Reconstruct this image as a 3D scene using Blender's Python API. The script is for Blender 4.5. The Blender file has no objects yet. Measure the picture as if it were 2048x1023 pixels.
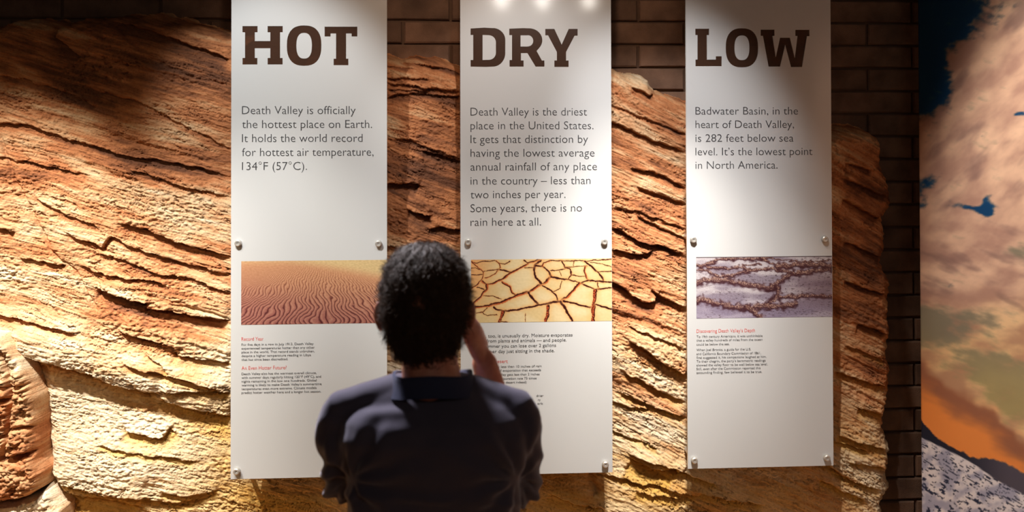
import bpy, math, random
import numpy as np
from mathutils import Vector, Matrix, noise as mnoise

# ------------------------------------------------------------------ camera
S = bpy.context.scene
COL = S.collection
FPX, PX0, PY0 = 1750.0, 1024.0, 249.0
CAM = Vector((0.0, -3.46, 1.96))
yaw, pitch, roll = math.radians(3.1), math.radians(0.7), math.radians(0.12)
fw = Vector((math.sin(yaw)*math.cos(pitch), math.cos(yaw)*math.cos(pitch), math.sin(pitch)))
r0 = Vector((math.cos(yaw), -math.sin(yaw), 0)); u0 = r0.cross(fw)
RT = r0*math.cos(roll) - u0*math.sin(roll)
UP = u0*math.cos(roll) + r0*math.sin(roll)
cd = bpy.data.cameras.new('camera'); cam = bpy.data.objects.new('camera', cd); COL.objects.link(cam)
cam.matrix_world = Matrix(((RT.x, UP.x, -fw.x, CAM.x), (RT.y, UP.y, -fw.y, CAM.y), (RT.z, UP.z, -fw.z, CAM.z), (0, 0, 0, 1)))
cd.sensor_width = 36.0; cd.lens = 36.0*FPX/2048; cd.shift_y = -(511.5-PY0)/2048
cd.clip_start = 0.05
cd.dof.use_dof = True; cd.dof.focus_distance = 3.5; cd.dof.aperture_fstop = 2.8
S.camera = cam

# ------------------------------------------------------------------ world, lights, exposure
S.view_settings.view_transform = 'Standard'; S.view_settings.look = 'None'
S.view_settings.gamma = 1; S.view_settings.exposure = 0.0; S.view_settings.use_curve_mapping = False
W = bpy.data.worlds.new('world'); S.world = W; W.use_nodes = True
W.node_tree.nodes['Background'].inputs[0].default_value = (1.0, 0.66, 0.45, 1)
W.node_tree.nodes['Background'].inputs[1].default_value = 0.05

def spot(loc, aim, watts, deg, blend, col, r=0.03):
    l = bpy.data.lights.new('spot_light', 'SPOT'); l.energy = watts; l.spot_size = math.radians(deg)
    l.spot_blend = blend; l.color = col; l.shadow_soft_size = r
    o = bpy.data.objects.new('spot_light', l); COL.objects.link(o); o.location = loc
    o.rotation_euler = (Vector(aim)-Vector(loc)).to_track_quat('-Z', 'Y').to_euler()
    return o
# track spots hung under the ceiling between the visitor and the wall
spot((-2.00, -1.25, 3.35), (-1.64, 0.1, 0.60), 760, 45, 1.0, (1.0, 0.95, 0.88), 0.025)
spot((-1.45, -1.20, 3.35), (-1.22, 0.1, 0.75), 230, 36, 1.0, (1.0, 0.95, 0.88), 0.025)
spot((-1.20, -1.45, 3.35), (-0.70, 0.0, 1.95), 180, 35, 0.7, (0.96, 0.99, 1.0), 0.03)
spot((-0.95, -1.35, 3.35), (-0.74, 0.0, 0.80), 235, 38, 0.8, (1.0, 0.97, 0.92), 0.03)
spot((0.22, -1.45, 3.35), (0.20, 0.0, 1.90), 100, 38, 0.8, (0.99, 0.99, 1.0), 0.03)
spot((0.30, -1.35, 3.35), (0.24, 0.0, 0.70), 150, 34, 0.8, (1.0, 0.95, 0.88), 0.03)
spot((0.70, -1.15, 3.35), (0.66, 0.1, 0.95), 340, 32, 1.0, (1.0, 0.95, 0.88), 0.025)
spot((0.50, -1.35, 3.35), (0.84, 0.0, 1.86), 190, 34, 1.0, (0.98, 0.98, 1.0), 0.03)
spot((0.60, -1.25, 3.35), (0.95, 0.0, 0.80), 330, 36, 1.0, (1.0, 0.96, 0.92), 0.03)
spot((-0.80, -0.36, 3.35), (-0.25, -1.62, 1.40), 620, 32, 0.8, (0.93, 0.92, 1.0), 0.16)  # added lamp that puts light on the visitor's shoulders
# added warm fill in place of bounced room light, no such fixtures
spot((-3.7, -2.4, 3.0), (-0.6, 0.1, 0.6), 130, 50, 1.0, (1.0, 0.72, 0.40), 0.15)
spot((0.0, -2.2, 3.45), (0.0, 0.3, 2.65), 85, 52, 1.0, (1.0, 0.72, 0.52), 0.1)
# wash on the mural
spot((0.60, -0.90, 3.35), (1.75, -1.00, 1.5), 240, 60, 0.7, (1.0, 0.90, 0.80), 0.1)
# three small lamps across the room that glint at the top of the middle panel
for lx in (0.355, 0.749, 1.198):
    l = bpy.data.lights.new('lamp', 'POINT'); l.energy = 9; l.shadow_soft_size = 0.055; l.color = (1.0, 0.93, 0.84)
    o = bpy.data.objects.new('lamp', l); COL.objects.link(o); o.location = (lx, -4.9, 3.25)


# ------------------------------------------------------------------ helpers
def P(px, py, Y=0.0):
    """point of the place on the plane y=Y met by a sight line measured on the photograph"""
    d = fw + RT*((px-PX0)/FPX) - UP*((py-PY0)/FPX)
    return CAM + d*((Y-CAM.y)/d.y)
def PA(px, py, Y=0.0):
    px = np.asarray(px, float); py = np.asarray(py, float)
    d = [fw[i] + RT[i]*((px-PX0)/FPX) - UP[i]*((py-PY0)/FPX) for i in range(3)]
    t = (Y-CAM.y)/d[1]
    return CAM.x + d[0]*t, CAM.z + d[2]*t
def PROJ(x, y, z):
    dx, dy, dz = x-CAM.x, y-CAM.y, z-CAM.z
    a = dx*RT.x+dy*RT.y+dz*RT.z; b = dx*UP.x+dy*UP.y+dz*UP.z; c = dx*fw.x+dy*fw.y+dz*fw.z
    return PX0+FPX*a/c, PY0-FPX*b/c

def lin(c):
    c = np.asarray(c, float)/255.0
    return np.where(c <= 0.04045, c/12.92, ((c+0.055)/1.055)**2.4)
def L4(r, g, b):
    v = lin((r, g, b)); return (float(v[0]), float(v[1]), float(v[2]), 1)

def link(o, parent=None):
    COL.objects.link(o)
    if parent is not None: o.parent = parent
    return o
def tag(o, label=None, cat=None, group=None, kind=None):
    if label: o['label'] = label
    if cat: o['category'] = cat
    if group: o['group'] = group
    if kind: o['kind'] = kind
    return o
def empty(name, loc=(0, 0, 0)):
    o = bpy.data.objects.new(name, None); o.location = loc; o.empty_display_size = 0.05
    return link(o)
def mesh_obj(name, vs, fs, mat=None, parent=None, smooth=False, off=None):
    """one mesh object; vs in world coordinates, shifted by the parent's location"""
    me = bpy.data.meshes.new(name)
    vs = np.asarray(vs, float)
    if parent is not None:
        q = parent; sh = Vector((0, 0, 0))
        while q is not None: sh += q.location; q = q.parent
        vs = vs - np.array(sh)
    me.from_pydata(vs.tolist(), [], [tuple(f) for f in fs]); me.update()
    if mat: me.materials.append(mat)
    if smooth: me.polygons.foreach_set('use_smooth', [True]*len(me.polygons))
    return link(bpy.data.objects.new(name, me), parent)
def grid_mesh(name, X, Y, Z, mat, parent=None, keep=None, smooth=True, cols=None, attrs=None):
    """fast grid mesh from 2D arrays (rows, cols)"""
    nr, nc = X.shape
    co = np.stack([X, Y, Z], -1).reshape(-1, 3).astype(np.float32)
    if parent is not None: co = co - np.array(parent.location, dtype=np.float32)
    i = np.arange(nr*nc).reshape(nr, nc)
    q = np.stack([i[:-1, :-1], i[:-1, 1:], i[1:, 1:], i[1:, :-1]], -1).reshape(-1, 4)
    if keep is not None:
        k = (keep[:-1, :-1] | keep[:-1, 1:] | keep[1:, 1:] | keep[1:, :-1]).reshape(-1)
        q = q[k]
        used = np.zeros(nr*nc, bool); used[q.ravel()] = True
        remap = np.cumsum(used)-1; q = remap[q]; co = co[used]
        if cols is not None: cols = cols.reshape(-1, 4)[used]
        if attrs: attrs = {k2: v.reshape(-1)[used] for k2, v in attrs.items()}
    me = bpy.data.meshes.new(name)
    me.vertices.add(len(co)); me.vertices.foreach_set('co', co.ravel())
    me.loops.add(q.size); me.loops.foreach_set('vertex_index', q.ravel().astype(np.int32))
    me.polygons.add(len(q)); me.polygons.foreach_set('loop_start', np.arange(0, q.size, 4, dtype=np.int32))
    me.update(calc_edges=True); me.validate()
    if smooth: me.polygons.foreach_set('use_smooth', np.ones(len(q), bool))
    if cols is not None:
        a = me.color_attributes.new('Col', 'FLOAT_COLOR', 'POINT'); a.data.foreach_set('color', cols.reshape(-1).astype(np.float32))
    if attrs:
        for k2, v in attrs.items():
            a = me.attributes.new(k2, 'FLOAT', 'POINT'); a.data.foreach_set('value', v.reshape(-1).astype(np.float32))
    me.materials.append(mat)
    return link(bpy.data.objects.new(name, me), parent)

_rng = np.random.RandomState(7)
_PERM = np.tile(_rng.permutation(256), 3); _ANG = _rng.rand(256)*2*np.pi
_GX, _GY = np.cos(_ANG), np.sin(_ANG)
def pn(x, y, seed=0):
    """gradient noise, about -1..1"""
    x = np.asarray(x, float)+seed*37.3; y = np.asarray(y, float)+seed*17.7
    xi = np.floor(x).astype(int); yi = np.floor(y).astype(int); xf = x-xi; yf = y-yi
    xi &= 255; yi &= 255
    u = xf*xf*xf*(xf*(xf*6-15)+10); v = yf*yf*yf*(yf*(yf*6-15)+10)
    def g(a, b, dx, dy):
        h = _PERM[_PERM[(xi+a) & 255]+((yi+b) & 255)]
        return _GX[h]*dx+_GY[h]*dy
    n0 = g(0, 0, xf, yf)*(1-u)+g(1, 0, xf-1, yf)*u
    n1 = g(0, 1, xf, yf-1)*(1-u)+g(1, 1, xf-1, yf-1)*u
    return (n0*(1-v)+n1*v)*1.5
def fbm(x, y, oct=4, seed=0, gain=0.5):
    s = 0; a = 1; f = 1
    for k in range(oct):
        s = s+a*pn(x*f, y*f, seed+k*5); a *= gain; f *= 2.03
    return s
def sst(a, b, x):
    t = np.clip((x-a)/(b-a), 0, 1); return t*t*(3-2*t)
def poly_dist(x, y, pts):
    """distance to polyline, signed side (+ above) and parameter 0..1"""
    best = np.full(x.shape, 1e9); side = np.zeros(x.shape); tt = np.zeros(x.shape); n = len(pts)-1
    for k in range(n):
        ax, ay = pts[k]; bx, by = pts[k+1]; dx, dy = bx-ax, by-ay; l2 = dx*dx+dy*dy+1e-12
        t = np.clip(((x-ax)*dx+(y-ay)*dy)/l2, 0, 1); ex = x-ax-t*dx; ey = y-ay-t*dy
        d = np.hypot(ex, ey); m = d < best
        best = np.where(m, d, best); side = np.where(m, np.sign(dx*(y-ay)-dy*(x-ax)), side); tt = np.where(m, (k+t)/n, tt)
    return best, side, tt
def inside_poly(x, y, pts):
    c = np.zeros(x.shape, bool); n = len(pts)
    for k in range(n):
        ax, ay = pts[k]; bx, by = pts[(k+1) % n]
        c ^= ((ay > y) != (by > y)) & (x < (bx-ax)*(y-ay)/((by-ay) if by != ay else 1e-9)+ax)
    return c

# ------------------------------------------------------------------ materials
def mat(name):
    m = bpy.data.materials.new(name); m.use_nodes = True
    nt = m.node_tree; b = nt.nodes['Principled BSDF']
    return m, nt, b
def node(nt, typ, **kw):
    n = nt.nodes.new(typ)
    for k, v in kw.items(): setattr(n, k, v)
    return n
def simple(name, col, rough=0.5, metal=0.0, spec=0.5, bump=0, bscale=200, var=0.0):
    m, nt, b = mat(name)
    b.inputs['Base Color'].default_value = col; b.inputs['Roughness'].default_value = rough
    b.inputs['Metallic'].default_value = metal; b.inputs['Specular IOR Level'].default_value = spec
    tc = node(nt, 'ShaderNodeTexCoord'); nz = node(nt, 'ShaderNodeTexNoise')
    nz.inputs['Scale'].default_value = bscale; nz.inputs['Detail'].default_value = 4
    nt.links.new(tc.outputs['Object'], nz.inputs['Vector'])
    if bump:
        bp = node(nt, 'ShaderNodeBump'); bp.inputs['Strength'].default_value = bump; bp.inputs['Distance'].default_value = 0.002
        nt.links.new(nz.outputs['Fac'], bp.inputs['Height']); nt.links.new(bp.outputs['Normal'], b.inputs['Normal'])
    if var:
        mx = node(nt, 'ShaderNodeMix', data_type='RGBA')
        mx.inputs['A'].default_value = tuple(c*(1-var) for c in col[:3])+(1,); mx.inputs['B'].default_value = tuple(min(1, c*(1+var)) for c in col[:3])+(1,)
        nt.links.new(nz.outputs['Fac'], mx.inputs['Factor']); nt.links.new(mx.outputs['Result'], b.inputs['Base Color'])
    return m
def attr_mat(name, rough=0.45, spec=0.4, bump=0.0):
    m, nt, b = mat(name)
    a = node(nt, 'ShaderNodeAttribute', attribute_name='Col')
    nt.links.new(a.outputs['Color'], b.inputs['Base Color'])
    b.inputs['Roughness'].default_value = rough; b.inputs['Specular IOR Level'].default_value = spec
    if bump:
        tc = node(nt, 'ShaderNodeTexCoord'); nz = node(nt, 'ShaderNodeTexNoise'); nz.inputs['Scale'].default_value = 900
        bp = node(nt, 'ShaderNodeBump'); bp.inputs['Strength'].default_value = bump; bp.inputs['Distance'].default_value = 0.001
        nt.links.new(tc.outputs['Object'], nz.inputs['Vector']); nt.links.new(nz.outputs['Fac'], bp.inputs['Height']); nt.links.new(bp.outputs['Normal'], b.inputs['Normal'])
    return m

# ------------------------------------------------------------------ room shell
m_floor = simple('floor_carpet', L4(186, 138, 88), 0.9, bump=0.4, bscale=300, var=0.2)
m_ceil = simple('ceiling_paint', L4(40, 36, 34), 0.9)
m_dark = simple('wall_paint', L4(80, 66, 56), 0.9)
def slab(name, lo, hi, m):
    x0, y0, z0 = lo; x1, y1, z1 = hi
    vs = [(x0, y0, z0), (x1, y0, z0), (x1, y1, z0), (x0, y1, z0), (x0, y0, z1), (x1, y0, z1), (x1, y1, z1), (x0, y1, z1)]
    fs = [(0, 3, 2, 1), (4, 5, 6, 7), (0, 1, 5, 4), (1, 2, 6, 5), (2, 3, 7, 6), (3, 0, 4, 7)]
    return mesh_obj(name, vs, fs, m)
fl = slab('floor', (-4.2, -6.5, -0.1), (3.4, 0.6, 0.0), m_floor); tag(fl, kind='structure')
ce = slab('ceiling', (-4.2, -6.5, 3.6), (3.4, 0.6, 3.7), m_ceil); tag(ce, kind='structure')
wl = slab('wall_left', (-4.3, -6.5, 0.0), (-4.2, 0.6, 3.6), m_dark); tag(wl, kind='structure')

# block wall: mortar backing + single slump blocks
m_mortar = simple('mortar', L4(104, 78, 60), 0.95, bump=0.6, bscale=400, var=0.25)
WY = 0.30
wb = slab('wall_back', (-4.2, WY+0.006, 0.0), (3.4, WY+0.2, 3.6), m_mortar); tag(wb, kind='structure')
def block_mat():
    m, nt, b = mat('slump_block')
    oi = node(nt, 'ShaderNodeObjectInfo'); tc = node(nt, 'ShaderNodeTexCoord')
    n1 = node(nt, 'ShaderNodeTexNoise'); n1.inputs['Scale'].default_value = 9; n1.inputs['Detail'].default_value = 6
    n2 = node(nt, 'ShaderNodeTexNoise'); n2.inputs['Scale'].default_value = 260; n2.inputs['Detail'].default_value = 3
    va = node(nt, 'ShaderNodeVectorMath', operation='ADD')
    nt.links.new(tc.outputs['Object'], va.inputs[0]); nt.links.new(oi.outputs['Random'], va.inputs[1])
    nt.links.new(va.outputs[0], n1.inputs['Vector']); nt.links.new(tc.outputs['Object'], n2.inputs['Vector'])
    r = node(nt, 'ShaderNodeValToRGB'); e = r.color_ramp.elements
    e[0].position = 0.3; e[0].color = L4(104, 78, 62); e[1].position = 0.7; e[1].color = L4(146, 112, 90)
    mx = node(nt, 'ShaderNodeMix', data_type='RGBA', blend_type='MULTIPLY'); mx.inputs['Factor'].default_value = 1
    hs = node(nt, 'ShaderNodeMapRange'); hs.inputs['To Min'].default_value = 0.72; hs.inputs['To Max'].default_value = 1.15
    nt.links.new(oi.outputs['Random'], hs.inputs['Value'])
    nt.links.new(n1.outputs['Fac'], r.inputs['Fac']); nt.links.new(r.outputs['Color'], mx.inputs['A']); nt.links.new(hs.outputs['Result'], mx.inputs['B'])
    nt.links.new(mx.outputs['Result'], b.inputs['Base Color']); b.inputs['Roughness'].default_value = 0.92
    ad = node(nt, 'ShaderNodeMath', operation='ADD'); nt.links.new(n1.outputs['Fac'], ad.inputs[0]); nt.links.new(n2.outputs['Fac'], ad.inputs[1])
    bp = node(nt, 'ShaderNodeBump'); bp.inputs['Strength'].default_value = 0.8; bp.inputs['Distance'].default_value = 0.004
    nt.links.new(ad.outputs[0], bp.inputs['Height']); nt.links.new(bp.outputs['Normal'], b.inputs['Normal'])
    return m
m_block = block_mat()
PITCH = 0.0995; BL = 0.406
def brick_mesh(k):
    rs = random.Random(k); w, h, d, bv = (BL-0.010)/2, (PITCH-0.009)/2, 0.02, 0.005
    vs = []
    for (ww, hh, y) in ((w, h, d), (w, h, -0.004), (w-bv, h-bv, -0.011)):
        for sx, sz in ((-1, -1), (0, -1), (1, -1), (1, 1), (0, 1), (-1, 1)):
            j = 0.0015
            vs.append((sx*ww+rs.uniform(-j, j), y+rs.uniform(-j, j)*0.6, sz*hh+rs.uniform(-j, j)+(0.001 if sx == 0 else 0)))
    fs = []
    for a in (0, 6):
        for i in range(6): fs.append((a+i, a+(i+1) % 6, a+6+(i+1) % 6, a+6+i))
    fs += [(12, 13, 16, 17), (13, 14, 15, 16)]
    me = bpy.data.meshes.new('brick'); me.from_pydata(vs, [], fs); me.update(); me.materials.append(m_block); return me
BRICKS = [brick_mesh(k) for k in range(5)]
# outline of the artificial rock against the wall (photograph pixels -> plane)
EDGE = [(-420, 1300), (-430, 700), (-405, 300), (-360, 180), (-250, 110), (-130, 70), (0, 48), (60, 34), (140, 42), (240, 30), (330, 25), (380, 37), (460, 66), (560, 82), (640, 98), (776, 106), (805, 119), (830, 109), (872, 112),
        (921, 132), (1000, 150), (1100, 146), (1224, 137), (1262, 143), (1297, 158), (1314, 181), (1345, 190), (1374, 200), (1470, 225), (1560, 250), (1640, 262), (1690, 250),
        (1738, 256), (1762, 285), (1764, 330), (1778, 372), (1783, 405), (1768, 440), (1772, 480), (1765, 520), (1780, 560), (1776, 600), (1780, 640), (1774, 700),
        (1781, 735), (1776, 770), (1774, 800), (1765, 850), (1782, 895), (1775, 940), (1778, 970), (1766, 1000), (1770, 1060), (1772, 1300)]
YE = 0.2
ex, ez = PA([e[0] for e in EDGE], [e[1] for e in EDGE], YE)
EDGEW = list(zip(ex.tolist(), ez.tolist()))
zb = P(1800, 725, WY).z
xb = P(806, 50, WY).x
rs = random.Random(3); nb = 0
for r in range(-12, 18):
    z = zb + (r+0.5)*PITCH
    if z < 0.15 or z > 2.72: continue
    for c in range(-11, 8):
        x = xb + (c+0.5)*BL + (BL/2 if r % 2 else 0)
        if x < -3.2 or x > 2.3: continue
        cx = np.array([x-0.2, x, x+0.2]); cz = np.array([z, z, z])
        ins = inside_poly(cx, cz+0.06, EDGEW) & inside_poly(cx, cz-0.05, EDGEW)
        d = poly_dist(cx, cz, EDGEW)[0]
        if np.all(ins & (d > 0.10)): continue
        o = bpy.data.objects.new('brick', rs.choice(BRICKS)); o.location = (x, WY+rs.uniform(-0.001, 0.001), z); o.parent = wb
        COL.objects.link(o); nb += 1
print('bricks', nb)

# ------------------------------------------------------------------ artificial rock relief
def rock_mat():
    m, nt, b = mat('artificial_rock')
    tc = node(nt, 'ShaderNodeTexCoord')
    at = node(nt, 'ShaderNodeAttribute', attribute_name='tone')
    st = node(nt, 'ShaderNodeAttribute', attribute_name='strat')
    al = node(nt, 'ShaderNodeAttribute', attribute_name='along')
    cb = node(nt, 'ShaderNodeCombineXYZ'); nt.links.new(al.outputs['Fac'], cb.inputs[0]); nt.links.new(st.outputs['Fac'], cb.inputs[1])
    mp = node(nt, 'ShaderNodeVectorMath', operation='MULTIPLY'); mp.inputs[1].default_value = (7, 60, 1); nt.links.new(cb.outputs[0], mp.inputs[0])
    n1 = node(nt, 'ShaderNodeTexNoise'); n1.inputs['Scale'].default_value = 1; n1.inputs['Detail'].default_value = 7; n1.inputs['Roughness'].default_value = 0.65
    nt.links.new(mp.outputs[0], n1.inputs['Vector'])
    n2 = node(nt, 'ShaderNodeTexNoise'); n2.inputs['Scale'].default_value = 110; n2.inputs['Detail'].default_value = 6; n2.inputs['Roughness'].default_value = 0.65
    nt.links.new(tc.outputs['Object'], n2.inputs['Vector'])
    n3 = node(nt, 'ShaderNodeTexNoise'); n3.inputs['Scale'].default_value = 9; n3.inputs['Detail'].default_value = 6; n3.inputs['Roughness'].default_value = 0.6
    nt.links.new(tc.outputs['Object'], n3.inputs['Vector'])
    # tone + streak noise -> colour
    a1 = node(nt, 'ShaderNodeMath', operation='MULTIPLY_ADD'); a1.inputs[1].default_value = 0.75; nt.links.new(n1.outputs['Fac'], a1.inputs[0]); nt.links.new(at.outputs['Fac'], a1.inputs[2])
    a2 = node(nt, 'ShaderNodeMath', operation='MULTIPLY_ADD'); a2.inputs[1].default_value = 0.5; nt.links.new(n3.outputs['Fac'], a2.inputs[0]); nt.links.new(a1.outputs[0], a2.inputs[2])
    a3 = node(nt, 'ShaderNodeMath', operation='ADD'); a3.inputs[1].default_value = -0.625; nt.links.new(a2.outputs[0], a3.inputs[0])
    r = node(nt, 'ShaderNodeValToRGB'); cr = r.color_ramp
    cr.elements[0].position = 0.0; cr.elements[0].color = L4(104, 66, 46)
    cr.elements[1].position = 1.0; cr.elements[1].color = L4(228, 208, 178)
    for p_, c_ in ((0.2, (146, 92, 60)), (0.4, (188, 122, 78)), (0.6, (206, 156, 112)), (0.8, (216, 182, 142))):
        e = cr.elements.new(p_); e.color = L4(*c_)
    nt.links.new(a3.outputs[0], r.inputs['Fac'])
    dk = node(nt, 'ShaderNodeValToRGB'); dk.color_ramp.elements[0].position = 0.33; dk.color_ramp.elements[0].color = (0.42, 0.36, 0.32, 1); dk.color_ramp.elements[1].position = 0.47; dk.color_ramp.elements[1].color = (1, 1, 1, 1)
    nt.links.new(n2.outputs['Fac'], dk.inputs['Fac'])
    mx = node(nt, 'ShaderNodeMix', data_type='RGBA', blend_type='MULTIPLY'); mx.inputs['Factor'].default_value = 0.55
    oc = node(nt, 'ShaderNodeAttribute', attribute_name='ochre')
    og = node(nt, 'ShaderNodeMix', data_type='RGBA'); og.inputs['B'].default_value = L4(204, 158, 70)
    nt.links.new(oc.outputs['Fac'], og.inputs['Factor']); nt.links.new(r.outputs['Color'], og.inputs['A'])
    nt.links.new(og.outputs['Result'], mx.inputs['A']); nt.links.new(dk.outputs['Color'], mx.inputs['B'])
    nt.links.new(mx.outputs['Result'], b.inputs['Base Color'])
    b.inputs['Roughness'].default_value = 0.88; b.inputs['Specular IOR Level'].default_value = 0.2
    b1 = node(nt, 'ShaderNodeBump'); b1.inputs['Strength'].default_value = 0.9; b1.inputs['Distance'].default_value = 0.009
    b2 = node(nt, 'ShaderNodeBump'); b2.inputs['Strength'].default_value = 0.8; b2.inputs['Distance'].default_value = 0.004
    nt.links.new(n1.outputs['Fac'], b1.inputs['Height']); nt.links.new(n2.outputs['Fac'], b2.inputs['Height'])
    nt.links.new(b1.outputs['Normal'], b2.inputs['Normal']); nt.links.new(b2.outputs['Normal'], b.inputs['Normal'])
    return m
m_rock = rock_mat()
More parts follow.
